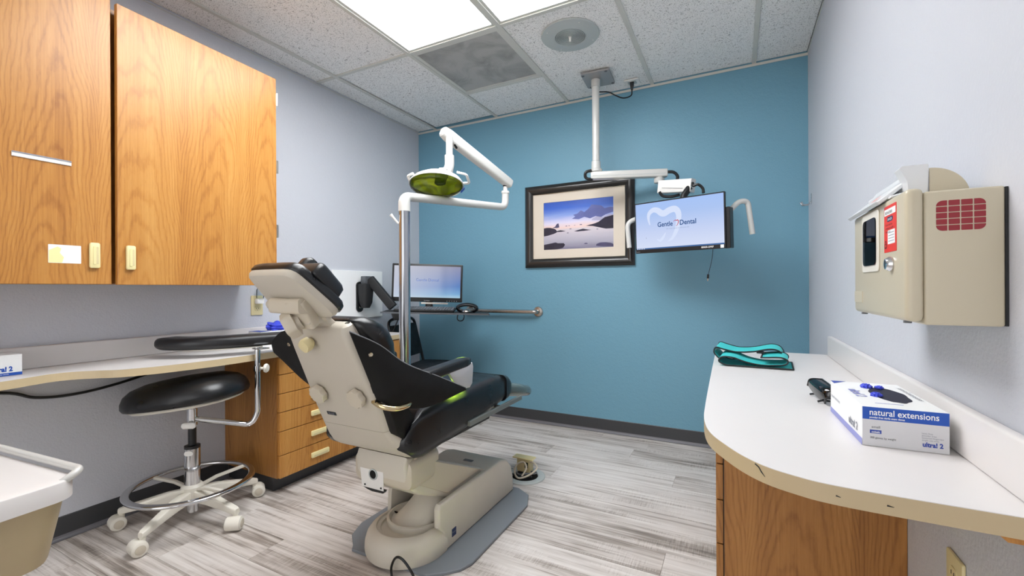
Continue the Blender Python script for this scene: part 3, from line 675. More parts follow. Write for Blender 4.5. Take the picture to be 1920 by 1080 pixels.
def onback(x, s, n=0.0): return V(x, 0, 0) + V(0, S0.y, S0.z) + ub * s + nb * n
knob(onback(-1.269, .137, .001), .033, .026, par=sh); knob(onback(-1.091, .141, .001), .033, .026, par=sh)
hk = knob(onback(-1.215, .337, -.002), .022, .034, 4, 'ivory', name='head_knob', par=sh)
obj('power_slot', prism(bmesh.new(), rrect(.020, .032, .001), .002, frame(onback(-1.0300, .166, .018), (.55, .83 * .9165, .83 * .40), ub)), 'dark_void', sh)
obj('maker_plate', prism(bmesh.new(), rrect(.044, .013, .001), .001, frame(onback(-1.262, .046, -.0005), (1, 0, 0), ub)), 'ink', sh)
text('plate_lettering', 'Royal', .012, frame(onback(-1.276, .042, -.002), (1, 0, 0), ub), 'ink_soft', sh)
for x, s in ((-1.075, .386), (-1.19, .386)):
    obj('top_slot', LT([(0, 0), (.008, 0), (.008, .002), (0, .002)], axis(onback(x, s, .04), ub), 14), 'dark_void', sh)
# backrest cushion
rings = [bring(s, w, n0, n1, r) for s, w, n0, n1, r in ((-.10, .24, .08, .12, .02), (-.06, .28, .07, .14, .03), (.10, .295, .06, .150, .045), (.20, .32, .06, .155, .05), (.26, .35, .055, .158, .05), (.305, .355, .05, .150, .048), (.340, .345, .048, .130, .040), (.365, .325, .045, .108, .030), (.385, .29, .045, .088, .02), (.392, .22, .05, .075, .01))]
obj('backrest', loft(bmesh.new(), rings), 'vinyl', t, auto=60)
obj('side_gusset', prism(bmesh.new(), [(1.075, .665), (1.165, .655), (1.215, .575), (1.165, .525), (1.118, .56)], .05, YZ(-1.045), .008, 2), 'sling', t)
# leather slings from back to arms
top = [(-1.038, .955, .912), (-1.010, 1.05, .862), (-.985, 1.145, .790), (-.955, 1.29, .722), (-.928, 1.418, .660)]
bot = [(-1.028, 1.055, .690), (-1.005, 1.085, .665), (-.985, 1.125, .648), (-.955, 1.23, .632), (-.927, 1.420, .652)]
sr = obj('arm_sling', sheet(bmesh.new(), top, bot, .004, 8, lambda u, v: V(.010 * math.sin(PI * u) * math.sin(PI * v), 0, 0)), 'sling', t, auto=70)
obj('sling_piping', TB(spline([V(*p) + V(.002, 0, .001) for p in top], 6), .0025, 8), 'foot_mat', sr)
obj('snap', LT([(0, 0), (.0075, 0), (.006, .003), (0, .0035)], axis((-1.0075, 1.012, .838), (.93, -.3, .1)), 16), 'nickel', sr)
topl = [(-1.322, .985, .905), (-1.365, .990, .902), (-1.42, 1.00, .890), (-1.475, 1.01, .855), (-1.487, 1.02, .825)]
botl = [(-1.322, 1.055, .700), (-1.345, 1.06, .705), (-1.39, 1.055, .730), (-1.45, 1.04, .780), (-1.487, 1.025, .815)]
sl = obj('arm_sling', sheet(bmesh.new(), topl, botl, .004, 8), 'sling', t, auto=70)
obj('snap', LT([(0, 0), (.0075, 0), (.006, .003), (0, .0035)], axis((-1.385, 1.008, .850), (-.1, -1, -.1)), 16), 'nickel', sl)
obj('arm_hook', TB(spline([(-1.045, 1.060, .678), (-1.005, 1.058, .666), (-.975, 1.085, .656), (-.968, 1.13, .655), (-.985, 1.18, .660)], 6), .009, 12), 'brass', t)
obj('hook_hole', LT([(0, 0), (.014, 0), (.014, .003), (0, .003)], axis((-1.029, 1.064, .677), (1, 0, 0)), 18), 'dark_void', sh)
obj('shell_screw', LT([(0, 0), (.005, 0), (.004, .002), (0, .002)], axis((-1.0275, 1.11, .62), (1, 0, 0)), 12), 'nickel', sh)
for s in (1, -1):
    xa = X0 + s * .195
    ap = obj('armrest', loft(bmesh.new(), [[V(xa + p[0], y, z + p[1]) for p in rrect(w, h, .011, 4)] for y, z, w, h in ((1.22, .728, .03, .02), (1.225, .729, .048, .032), (1.25, .731, .054, .038), (1.485, .742, .054, .038), (1.514, .743, .05, .034), (1.521, .743, .03, .018))]), 'vinyl_worn', t, auto=60)
    obj('arm_plate', prism(bmesh.new(), [(1.36, .725), (1.40, .680), (1.465, .644), (1.505, .640), (1.525, .655), (1.533, .722), (1.526, .738)], .014, YZ(xa + (s * .018 - .007)), .004, 2), 'arm_grey', ap)
# headrest
hu = V(0, -.72, .69); hn = V(0, .69, .72); HO = V(X0 + .0, .872, 1.028)
def hring(off, n, grow=0.0):
    pts = [(-.092, .098), (.072, .098), (.098, .080), (.128, -.045), (.128, -.075), (.108, -.092), (-.112, -.092), (-.130, -.078), (-.130, -.05), (-.103, .085)]
    b = [V(p[0], p[1], 0) for p in pts]; m = len(b); o = []
    for i in range(m):
        a, c, d = b[i - 1], b[i], b[(i + 1) % m]
        for k in range(4):
            u = k / 3; s = c + (a - c) * .28; e_ = c + (d - c) * .28
            q = (1 - u) ** 2 * s + 2 * u * (1 - u) * c + u * u * e_; q = q * (1 + grow)
            o.append(HO + V(1, 0, 0) * q.x + hu * q.y + hn * n)
    return o
hs = obj('headrest_shell', loft(bmesh.new(), [hring(0, -.020, -.14), hring(0, -.016, -.05), hring(0, -.006, -.0), hring(0, .004, .0)]), 'tan', t)
obj('headrest_pad', loft(bmesh.new(), [hring(0, .004, .0), hring(0, .009, .035), hring(0, .024, .035), hring(0, .034, -.02), hring(0, .036, -.2)]), 'vinyl', t)
obj('vent_slit', prism(bmesh.new(), rrect(.012, .003, .001), .001, frame(HO + V(.05, 0, 0) - hn * .0195 + hu * -.02, (1, 0, 0), hu)), 'dark_void', hs)
pil = [HO + hn * .026]
obj('neck_cushion', loft(bmesh.new(), [[HO + V(.062, 0, 0) + V(1, 0, 0) * p[0] + hu * (p[1] - .004) + hn * n for p in rrect(w, h, .014, 5)] for n, w, h in ((.030, .105, .112), (.036, .112, .118), (.070, .106, .116), (.080, .092, .104), (.083, .06, .08))]), 'vinyl_worn', t, auto=60)
obj('head_wing', loft(bmesh.new(), [[HO + V(.018, 0, 0) + V(1, 0, 0) * x + hu * (p[0] - .022) + hn * (.070 + p[1]) for p in rrect(.150 * s, .088 * s, .022, 5)] for x, s in ((-.022, .85), (-.014, 1.0), (.010, 1.0), (.018, .9))]), 'vinyl', t, auto=60)
# headrest linkage
q = lambda x, s, n: HO + V(x, 0, 0) + hu * s + hn * n
obj('link_barrel', TB([q(-.058, -.012, -.036), q(.01, -.016, -.036), q(.068, -.016, -.034)], 1.0, sect=rrect(.044, .046, .012, 4)), 'tan_warm', hs)
obj('link_block', TB([q(.040, .0, -.024), q(.030, -.09, -.045)], 1.0, sect=rrect(.062, .040, .008, 3)), 'tan_warm', hs)
obj('link_neck', TB([q(.025, -.06, -.052), V(X0 + .02, .945, .950), onback(X0 + .015, .375, .035)], 1.0, sect=rrect(.075, .026, .006, 3)), 'tan', hs)
obj('link_pin', TB([V(X0 + .02, .935, .957), V(X0 + .075, .938, .955)], .011, 14), 'tan_warm', hs)
knob(q(.022, -.062, -.050), .040, .045, 6, 'tan_warm', (V(-.62, -.62, -.45)).normalized(), 'link_knob', hs)
obj('link_stub', LT([(0, 0), (.016, 0), (.016, .02), (.011, .028), (0, .028)], axis(q(-.054, -.010, -.036), (-1, -.1, .1)), 16), 'tan', hs)

# ------------------------------------------------------------------ dental light on a steel post
PX, PY = -1.478, 1.716
t = thing('dental_light', 'white dental light on a steel post with long jointed arm', 'dental light', (PX, PY, 0))
obj('post', LT([(0, .013), (.028, .013), (.028, 1.43), (0, 1.43)], axis((PX, PY, 0), (0, 0, 1)), 32), 'steel_pole', t)
obj('post_flange', LT([(.0281, .013), (.06, .013), (.06, .022), (.034, .028), (.034, .06), (.0281, .062)], axis((PX, PY, 0), (0, 0, 1)), 32), 'tan_base', t)
EL = V(-1.265, 2.385, 1.545)
path = fillet([(PX, PY, 1.428), (PX, PY, 1.503), EL + V(0, .010, -.006), EL + V(.0, .012, .085)], .065, 10)
m = len(path); rr = [.0295 - .0085 * min(1, max(0, (i - 2) / (m * .45))) for i in range(m)]
obj('lower_arm', TB(path, rr, 20), 'white_paint', t)
obj('elbow_collar', LT([(0, .0), (.024, .0), (.025, .006), (.024, .014), (.013, .016), (.013, .05), (0, .05)], axis(EL + V(0, .012, .080), (0, 0, 1)), 22), 'white_plastic', t)
obj('elbow_joint', LT([(0, 0), (.015, 0), (.015, .03), (0, .03)], axis(EL + V(0, .012, .122), (0, 0, 1)), 18), 'black_plastic', t)
A_ = EL + V(.01, .02, .150); B_ = V(-1.412, 2.000, 1.885)
dirv = (B_ - A_).normalized()
path = [A_ - dirv * .03, A_ - dirv * .022, A_, A_.lerp(B_, .5), B_.lerp(A_, .08), B_, B_ + dirv * .035, B_ + dirv * .042]
obj('upper_arm', TB(path, [.7, .95, 1, 1.08, 1.12, 1.12, .95, .7], sect=rrect(.052, .058, .016, 5)), 'white_paint', t)
obj('arm_slot', prism(bmesh.new(), rrect(.012, .03, .005), .004, axis(B_ - dirv * .045 + V(.012, -.002, -.035), (.3, -.5, -.7))), 'black_plastic', t)
JT = V(-1.392, 1.985, 1.862)
HC = V(-1.405, 1.885, 1.598)
obj('drop_stem', TB([JT + V(0, 0, .012), JT + V(0, 0, -.105)], .0185, 20), 'white_paint', t)
obj('head_yoke', TB(spline([JT + V(0, 0, -.095), JT + V(0, -.002, -.155), JT + V(-.012, -.022, -.205), HC + V(.012, .03, .040)], 6), [.026] * 8 + [.028] * 6 + [.030] * 5, 20), 'white_paint', t)
fz = V(.12, -.42, -.90).normalized()                   # direction the lamp shines
le = V(.93, .37, .10); le = (le - fz * le.dot(fz)).normalized(); ls = fz.cross(le)
def hell(k, zz, a=.148, b=.098, n=40):
    return [HC + le * a * k * math.cos(2 * PI * i / n) + ls * b * k * math.sin(2 * PI * i / n) + fz * zz for i in range(n)]
hd = obj('lamp_head', loft(bmesh.new(), [hell(.05, -.060), hell(.35, -.056), hell(.65, -.042), hell(.88, -.018), hell(.98, .002), hell(1.0, .012), hell(.985, .0145), hell(.95, .012)], cap='start'), 'white_paint', t, auto=60)
obj('reflector', loft(bmesh.new(), [hell(.95, .010), hell(.82, .002), hell(.6, -.012), hell(.3, -.022), hell(.04, -.025)], cap=False), 'reflector', hd, auto=80)
obj('bulb_shade', loft(bmesh.new(), [[HC + fz * z + le * (.02 + p[0]) + ls * p[1] for p in rrect(.06 * s, .022 * s, .008, 4)] for z, s in ((-.022, 1), (.004, 1), (.014, .6))]), 'bulb_dark', hd)
obj('clear_shield', loft(bmesh.new(), [hell(.97, .013), hell(.93, .030), hell(.78, .040), hell(.45, .047), hell(.03, .049)], cap=False), 'shield', hd, auto=80)
obj('side_badge', prism(bmesh.new(), rrect(.022, .03, .002), .002, axis(HC + le * .138 - ls * .03 + fz * .026, le * .75 - ls * .2 + fz * .5, ls)), 'box_blue', hd)
for s in (1, -1):
    b0 = HC + le * (s * .118) - fz * .020
    tb_ = TB(fillet([b0 + ls * .045 - fz * .01, b0 + le * s * (.05 if s > 0 else .034) + ls * .034 - fz * .002, b0 + le * s * (.05 if s > 0 else .034) - ls * .034 - fz * .002, b0 - ls * .045 - fz * .01], .014, 5), 1.0, sect=rrect(.014, .011, .004, 3))
    obj('grip', tb_, 'white_plastic', hd)
obj('tilt_pivot', LT([(0, -.022), (.02, -.022), (.026, -.016), (.026, .016), (.02, .022), (0, .022)], axis(HC + V(.028, .02, .056), le), 22), 'white_paint', hd)
obj('post_hook', TB([(PX - .02, PY - .02, 1.365), (PX - .04, PY - .035, 1.395), (PX - .05, PY - .042, 1.410)], [.005, .006, .009], 10), 'white_plastic', t)
sp = bpy.data.lights.new('lamp_beam', 'SPOT'); sp.energy = 3500; sp.color = (.62, 1.0, .06); sp.spot_size = math.radians(7); sp.spot_blend = .9; sp.shadow_soft_size = .02
so = bpy.data.objects.new('lamp_beam', sp); COL.objects.link(so)
src = HC + fz * .055; tgt = V(-.986, 1.445, .592)
so.matrix_world = (Matrix.Translation(src) @ (tgt - src).to_track_quat('-Z', 'Y').to_matrix().to_4x4())
so.parent = t; so.matrix_parent_inverse = WORLD[t.name].inverted()

# ------------------------------------------------------------------ workstation on a wall arm
wp = obj('mount_board', BX(XC + .0005, XC + .020, 2.16, 2.636, .823, 1.175, bev=.002, seg=1), 'paper_white', None)
tag(wp, 'white backing board on the left wall behind the monitor arm', 'board')
t = thing('monitor_arm', 'black wall arm carrying a keyboard tray beside the corner', 'monitor arm', (XC + .02, 2.41, .98))
obj('wall_plate', prism(bmesh.new(), rrect(.062, .225, .030), .014, Matrix(((0, 0, 1, XC + .0205), (1, 0, 0, 2.392), (0, 1, 0, .982), (0, 0, 0, 1))), .003, 2), 'black_plastic', t)
obj('swivel_body', loft(bmesh.new(), [[V(XC + .035 + (1.06 - z) * .0 + p[0] + .035, 2.41 + p[1], z) for p in rrect(w, w * 1.1, .02, 4)] for z, w in ((.90, .05), (.94, .075), (1.02, .085), (1.075, .085), (1.078, .07))]), 'black_matte', t)
obj('swivel_cap', BX(XC + .045, XC + .095, 2.385, 2.445, 1.078, 1.135, bev=.005, seg=2), 'key_grey', t)
for z in (.905, 1.062): obj('bolt', LT([(0, 0), (.010, 0), (.008, .004), (0, .005)], axis((XC + .0345, 2.392, z), (1, 0, 0)), 14), 'satin_steel', t)
obj('spring_arm', TB([V(-2.425, 2.43, 1.115), V(-2.265, 2.500, .905)], 1.0, sect=rrect(.05, .062, .006, 3)), 'black_matte', t)
te = V(.891, .454, -.024).normalized(); tn = V(-.454, .891, 0)
TL = V(-2.235, 2.338, .868)
tray = prism(bmesh.new(), [(0, .0), (.77, 0), (.745, .27), (.70, .29), (-.0, .29), (-.03, .27)], .010, frame(TL, te, tn), .002, 1)
obj('tray', tray, 'black_matte', t, smooth=False)
obj('tray_lip', prism(bmesh.new(), [(0, -.003), (.765, -.003), (.765, .0), (0, .0)], .012, frame(TL, te, tn)), 'key_grey', t, smooth=False)
tp = lambda a, b, c: TL + te * a + tn * b + V(0, 0, c)
obj('tray_hub', loft(bmesh.new(), [[tp(.10 + p[0], .14 + p[1], z) for p in rrect(w, w, .02, 4)] for z, w in ((-.055, .07), (-.045, .085), (-.001, .11))]), 'black_plastic', t)
obj('cable', TB(spline([tp(.09, .14, -.05), tp(.07, .13, -.10), tp(.05, .12, -.15), tp(.045, .10, -.135)], 6), .004, 8), 'black_plastic', t)
obj('cable_loop', TB(spline([tp(.535, .10, -.003), tp(.53, .10, -.035), tp(.545, .10, -.05), tp(.57, .1, -.045), tp(.58, .1, -.02), tp(.578, .1, -.003)], 6), .004, 8), 'black_plastic', t)
# monitor on the tray
t = thing('computer_monitor', 'black desktop monitor showing a blue screen on the corner keyboard tray', 'monitor', tp(.30, .20, .012))
me_ = V(.86, .51, -.03).normalized(); Mo = frame(V(-2.066, 2.652, 1.0835), me_, (0, .05, 1))
mw, mh = .525, .284
bz = obj('bezel', prism(bmesh.new(), rrect(mw, mh, .006), .035, Mo @ Matrix.Translation((0, 0, -.035)), .003, 2), 'black_plastic', t)
ts = NT('screen_left'); tc = ts.n('ShaderNodeTexCoord').outputs['Generated']; sp_ = ts.n('ShaderNodeSeparateXYZ'); ts.l(tc, sp_.inputs[0])
cr = ts.ramp(sp_.outputs[2], [(0.0, lin('#bfe9ff')), (.12, lin('#7fbcf0')), (.35, lin('#5f8fd8')), (.7, lin('#8f9fd0')), (1.0, lin('#a9abc6'))])
cr = ts.mix(ts.math('MULTIPLY', ts.math('SUBTRACT', 1.0, sp_.outputs[0]), .75), cr, lin('#dfe3ee'))
em = ts.n('ShaderNodeEmission'); ts.l(cr, em.inputs[0]); em.inputs[1].default_value = .50
gl = ts.n('ShaderNodeBsdfGlossy'); gl.inputs['Roughness'].default_value = .12; ad = ts.n('ShaderNodeMixShader'); ad.inputs[0].default_value = .06
ts.l(em.outputs[0], ad.inputs[1]); ts.l(gl.outputs[0], ad.inputs[2]); ts.l(ad.outputs[0], ts.out.inputs[0]); MATS['screen_left'] = ts.m
sc = obj('screen', prism(bmesh.new(), rrect(mw - .030, mh - .048, .001, 1, cy=.008), .0006, Mo), 'screen_left', t, smooth=False)
plain('screen_ink', '#5f78b8', .5)
text('screen_lettering', 'Gentle Dental', .030, Mo @ Matrix.Translation((-.085, .012, .001)), 'screen_ink', sc)
text('bezel_lettering', 'ViewSonic', .010, Mo @ Matrix.Translation((0, -.137, .0008)), 'arm_grey', bz, 'CENTER')
for i in range(5): obj('bezel_button', prism(bmesh.new(), rrect(.004, .004, .001, 1, cx=.15 + i * .018, cy=-.134), .0006, Mo), 'arm_grey', bz, smooth=False)
obj('stand', loft(bmesh.new(), [[tp(.30 + p[0], .235 + p[1], z) for p in rrect(w, d, .02, 4)] for z, w, d in ((.0115, .22, .11), (.020, .22, .11), (.028, .16, .07), (.034, .06, .03), (.10, .05, .025))]), 'black_plastic', t)
obj('stand_trim', prism(bmesh.new(), rrect(.20, .012, .005), .003, Mo @ Matrix.Translation((.06, -.152, .02))), 'satin_steel', t)
# keyboard
Mk = frame(tp(.30, .080, .0205), te, tn + V(0, 0, .12))
t = thing('keyboard', 'black computer keyboard on the corner tray', 'keyboard', tp(.30, .075, .012))
obj('keyboard_body', prism(bmesh.new(), rrect(.43, .13, .008), .014, Mk, .003, 2), 'black_plastic', t)
kbm = bmesh.new(); prism(kbm, rrect(.018, .018, .002, 2), .007, None, .001, 1)
k0_ = None
for r in range(6):
    for c in range(21):
        M = Mk @ Matrix.Translation((-.2 + c * .02, -.05 + r * .02, .014))
        if k0_ is None:
            k0_ = obj('key', kbm, 'key_grey', t, smooth=False); k0_.matrix_basis = M
        else:
            k = bpy.data.objects.new('key', k0_.data); COL.objects.link(k); k.matrix_basis = M; k.parent = t; k.matrix_parent_inverse = WORLD[t.name].inverted()
# looped black device with silver dome
dp = tp(.60, .10, .0125)
t = thing('headset', 'black looped device with a silver dome right of the keyboard', 'headset', dp)
lp = [dp + te * (.070 * math.cos(a)) + V(0, 0, .030 + .026 * math.sin(a)) + tn * .02 for a in [2 * PI * k / 36 for k in range(36)]]
obj('band', TB(lp, 1.0, closed=True, sect=rrect(.030, .018, .007, 3)), 'black_plastic', t)
obj('dome', LT([(0, 0), (.034, 0), (.034, .006), (.028, .016), (.016, .024), (0, .027)], axis(dp - tn * .03 + te * .0, (0, 0, 1)), 24), 'satin_steel', t)
obj('base_pad', LT([(0, -.0005), (.045, -.0005), (.045, .005), (.036, .007), (0, .007)], axis(dp - tn * .03, (0, 0, 1)), 24), 'black_plastic', t)

# grab bar on the blue wall
t = thing('grab_bar', 'satin steel grab bar on the blue wall below the picture', 'grab bar', (-1.65, ROOM_B, .858))
obj('bar', TB(fillet([(-1.362, ROOM_B - .004, .858), (-1.362, ROOM_B - .05, .858), (-1.98, ROOM_B - .05, .858), (-1.98, ROOM_B - .004, .858)], .035, 8), .016, 18), 'satin_steel', t)
for x in (-1.362, -1.98):
    obj('flange', LT([(.0165, 0), (.038, 0), (.040, .004), (.036, .010), (.020, .013), (.0165, .013), (.0165, 0)], axis((x, ROOM_B - .0005, .858), (0, -1, 0)), 28), 'satin_steel', t)

# ------------------------------------------------------------------ stacking chair in the corner
CO = V(-2.10, 2.69, 0); ca = math.radians(12); cf = V(math.cos(ca), math.sin(ca), 0); cl2 = V(-math.sin(ca), math.cos(ca), 0)
q = lambda f, l, z: CO + cf * f + cl2 * l + V(0, 0, z)
t = thing('stacking_chair', 'black padded stacking chair standing in the far left corner', 'chair', CO)
fr_ = obj('back_frame', TB(fillet([q(-.13, -.20, .45), q(-.215, -.20, .79), q(-.222, -.13, .812), q(-.222, .13, .812), q(-.215, .20, .79), q(-.13, .20, .45)], .06, 8), .011, 12), 'black_plastic', t)
obj('backrest', loft(bmesh.new(), [[q(f + p[1], p[0], z) for p in rrect(w, .032, .012, 4)] for z, f, w in ((.525, -.147, .36), (.535, -.150, .372), (.75, -.204, .372), (.765, -.208, .35))]), 'vinyl_fabric', t)
obj('seat', loft(bmesh.new(), [[q(.07 + p[0], p[1], z) for p in rrect(w, w * 1.0, .05, 6)] for z, w in ((.415, .38), (.425, .40), (.455, .405), (.470, .37))]), 'vinyl_fabric', t)
for f, l in ((.235, -.18), (.235, .18), (-.15, -.19), (-.15, .19)):
    obj('leg', TB([q(f * .92, l, .42), q(f * 1.0, l * 1.08, .001)], .011, 12), 'black_plastic', t)

# ------------------------------------------------------------------ framed seascape
def pq(x, z): return (x, z)
fx0, fx1, fz0, fz1 = -1.462, -.624, 1.197, 1.823
PYY = ROOM_B
t = thing('picture_frame', 'black framed seascape print with wide cream mat on the blue wall', 'picture', ((fx0 + fx1) / 2, PYY, fz0))
tilt = Matrix.Translation(((fx0 + fx1) / 2, PYY, fz1)) @ Matrix.Rotation(math.radians(.35), 4, 'Y') @ Matrix.Translation((-(fx0 + fx1) / 2, -PYY, -fz1))
def fside(a, b, c, d):
    bm = bmesh.new(); prof = [(0, 0.001), (0, .018), (.012, .030), (.03, .034), (.05, .026), (.062, .016), (.066, .012), (.066, .001)]
    rings = []
    for (ox, oz, ix, iz) in ((a[0], a[1], b[0], b[1]), (c[0], c[1], d[0], d[1])):
        rings.append([V(ox + (ix - ox) * w / .066, PYY - h, oz + (iz - oz) * w / .066) for w, h in prof])
    return loft(bm, rings)
w = .066
o_ = [(fx0, fz0), (fx1, fz0), (fx1, fz1), (fx0, fz1)]; i_ = [(fx0 + w, fz0 + w), (fx1 - w, fz0 + w), (fx1 - w, fz1 - w), (fx0 + w, fz1 - w)]
for k in range(4):
    obj('moulding', fside(o_[k], i_[k], o_[(k + 1) % 4], i_[(k + 1) % 4]), 'frame_black', t)
    a, b = Vector(i_[k]), Vector(i_[(k + 1) % 4])
    obj('gilt_bead', TB([(a.x, PYY - .0125, a.y), (b.x, PYY - .0125, b.y)], .0018, 6), 'nickel', t)
ix0, ix1, iz0, iz1 = -1.310, -.774, 1.331, 1.690
bm = bmesh.new()
for a in ((fx0 + w, ix0, fz0 + w, fz1 - w), (ix1, fx1 - w, fz0 + w, fz1 - w), (ix0, ix1, fz0 + w, iz0), (ix0, ix1, iz1, fz1 - w)): box(bm, a[0], a[1], PYY - .008, PYY - .005, a[2], a[3])
obj('mat_board', bm, 'mat_board', t, smooth=False)
tp_ = NT('sea_print'); b = tp_.b; oc = tp_.obj(); sp_ = tp_.n('ShaderNodeSeparateXYZ'); tp_.l(oc, sp_.inputs[0])
hz = tp_.math('DIVIDE', tp_.math('SUBTRACT', sp_.outputs[2], iz0), iz1 - iz0); hx_ = tp_.math('DIVIDE', tp_.math('SUBTRACT', sp_.outputs[0], ix0), ix1 - ix0)
cbx = tp_.n('ShaderNodeCombineXYZ'); tp_.l(hx_, cbx.inputs[0]); tp_.l(hz, cbx.inputs[1])
hzd = tp_.math('ADD', hz, tp_.math('MULTIPLY', tp_.math('SUBTRACT', tp_.noise(tp_.scaled(cbx.outputs[0], (1.5, 8, 1)), 1.5, 4), .5), .10))
sky = tp_.ramp(hzd, [(0.0, lin('#77748c')), (.12, lin('#a3a0b0')), (.26, lin('#b9b4c0')), (.40, lin('#cfc6cd')), (.46, lin('#e9cdc6')), (.55, lin('#d9d3e6')), (.72, lin('#7f9ad8')), (.86, lin('#2f62c4')), (1.0, lin('#1f4fae'))])
tp_.l(sky, b.inputs['Base Color']); b.inputs['Roughness'].default_value = .35; MATS['sea_print'] = tp_.m
pr = obj('print', BX(ix0 - .004, ix1 + .004, PYY - .0048, PYY - .003, iz0 - .004, iz1 + .004), 'sea_print', t, smooth=False)
def blob(name, pts, mat, dy, jag=0.0):
    iw, ih = ix1 - ix0, iz1 - iz0
    P2 = [(ix0 + x * iw, iz0 + y * ih) for x, y in pts]
    b2 = bmesh.new(); vs = [b2.verts.new((x, PYY - dy, z)) for x, z in P2]; b2.faces.new(vs); obj(name, b2, mat, pr, smooth=False)
blob('printed_cloud', [(.42, .62), (.47, .66), (.44, .70), (.50, .72), (.55, .78), (.60, .74), (.66, .80), (.70, .88), (.78, .86), (.84, .84), (.88, .78), (.95, .80), (1.0, .79), (1.0, .70), (.9, .66), (.82, .60), (.76, .64), (.68, .60), (.6, .64), (.52, .60)], 'cloud', .0050)
plain('cloud_pale', '#b9b6d2', .9, var=.15)
blob('printed_cloud', [(.72, .60), (.78, .63), (.86, .60), (.95, .66), (1.0, .64), (1.0, .55), (.85, .54), (.7, .56)], 'cloud_pale', .0051)
blob('printed_headland', [(.62, .455), (.68, .475), (.74, .49), (.80, .52), (.84, .56), (.88, .60), (.93, .615), (1.0, .635), (1.0, .37), (.9, .37), (.82, .40), (.72, .44)], 'rock', .0052)
blob('printed_rock', [(.0, .46), (.04, .47), (.10, .465), (.16, .44), (.19, .41), (.20, .36), (.15, .33), (.06, .30), (0, .29)], 'rock', .0053)
blob('printed_rock', [(.13, .46), (.17, .48), (.20, .54), (.225, .545), (.235, .46), (.2, .45)], 'rock_far', .0052)
blob('printed_rock', [(.19, .385), (.25, .40), (.30, .385), (.33, .375), (.27, .365), (.2, .365)], 'rock', .0053)
blob('printed_rock', [(.45, .36), (.52, .385), (.58, .40), (.64, .38), (.70, .365), (.6, .355), (.5, .35)], 'rock', .0053)
blob('printed_rock', [(0, .11), (.09, .13), (.18, .15), (.21, .13), (.30, .125), (.32, .09), (.29, .03), (.2, .0), (0, 0)], 'rock', .0053)
blob('printed_rock', [(.76, .04), (.77, .075), (.82, .10), (.9, .10), (.97, .08), (1.0, .05), (1, .01), (.86, .02)], 'rock_far', .0053)
for x, y, s in ((.34, .475, .018), (.38, .478, .014), (.46, .48, .012), (.55, .485, .022), (.36, .33, .018), (.40, .41, .02), (.62, .09, .03), (.78, .37, .016)):
    blob('printed_rock', [(x - s, y), (x - s * .4, y + s * .5), (x + s * .3, y + s * .6), (x + s, y), (x, y - s * .2)], 'rock_far', .0053)
obj('glass_pane', BX(fx0 + w, fx1 - w, PYY - .0115, PYY - .0100, fz0 + w, fz1 - w), 'pane', t, smooth=False)

# coat hook, right wall
t = thing('coat_hook', 'small chrome coat hook on the right wall near the corner', 'hook', (ROOM_R, 2.995, 1.535))
obj('back_strip', prism(bmesh.new(), rrect(.014, .062, .006), .003, Matrix(((0, 0, -1, ROOM_R - .0003), (-1, 0, 0, 2.995), (0, 1, 0, 1.540), (0, 0, 0, 1))), .001, 1), 'chrome', t)
for s in (-1, 1):
    obj('prong', TB(spline([(ROOM_R - .004, 2.995, 1.522), (ROOM_R - .02, 2.995 + s * .006, 1.508), (ROOM_R - .042, 2.995 + s * .016, 1.508), (ROOM_R - .052, 2.995 + s * .022, 1.524)], 5), [.004] * 11 + [.0035] * 4 + [.005], 10), 'chrome', t)

# ------------------------------------------------------------------ ceiling-hung patient monitor
QX, QY = -.822, 2.845
t = thing('ceiling_monitor_mount', 'pale ceiling post with jointed arm holding a screen before the blue wall', 'monitor mount', (QX, QY, CEIL))
pm = obj('ceiling_plate', prism(bmesh.new(), rrect(.185, .215, .012), .012, Matrix.Translation((-.805, 2.845, CEIL - .0185)) @ Matrix.Rotation(math.radians(4), 4, 'Z'), .002, 1), 'mount_grey', t)
for dx in (-.075, .075):
    for dy in (-.09, .09): obj('bolt', LT([(0, 0), (.009, 0), (.009, .003), (0, .004)], axis((-.805 + dx, 2.845 + dy, CEIL - .0186), (0, 0, -1)), 12), 'foot_mat', pm)
obj('post', LT([(0, 1.80), (.024, 1.80), (.024, CEIL - .019), (0, CEIL - .019)], axis((QX, QY, 0), (0, 0, 1)), 26), 'white_paint', t)
obj('top_collar', LT([(.0241, 0), (.029, 0), (.029, -.045), (.0241, -.047), (.0241, 0)], axis((QX, QY, CEIL - .019), (0, 0, 1)), 26), 'white_paint', t)
obj('bottom_collar', LT([(.0241, 0), (.0245, .075), (.029, .07), (.030, .022), (.040, .018), (.040, .0), (.0241, 0)], axis((QX, QY, 1.805), (0, 0, 1)), 26), 'white_paint', t)
A0, A1 = V(QX - .012, QY - .012, 1.779), V(-.398, 2.985, 1.779); ad_ = (A1 - A0).normalized()
obj('fixed_arm', TB([A0 - ad_ * .02, A0, A1, A1 + ad_ * .004], [.8, 1, 1, .9], sect=rrect(.058, .050, .008, 3)), 'white_paint', t)
obj('arm_groove', TB([A0 + V(0, -.0285, -.006), A1 + V(0, -.0285, -.006)], .003, 8), 'spk_grey', t)
obj('knuckle', LT([(0, -.022), (.030, -.022), (.033, -.012), (.033, .006), (.024, .010), (.024, .02), (0, .02)], axis(A1 - ad_ * .045 + V(0, 0, -.040), (0, 0, 1)), 24), 'white_paint', t)
B0, B1 = V(-.425, 2.905, 1.674), V(-.225, 2.815, 1.645)
obj('spring_arm', TB([B0, B1], 1.0, sect=rrect(.052, .080, .008, 3)), 'white_plastic', t)
obj('arm_seam', TB([B0.lerp(B1, .12) + V(-.008, -.0275, -.010), B0.lerp(B1, .75) + V(-.008, -.0275, -.018)], .0012, 6), 'foot_mat', t)
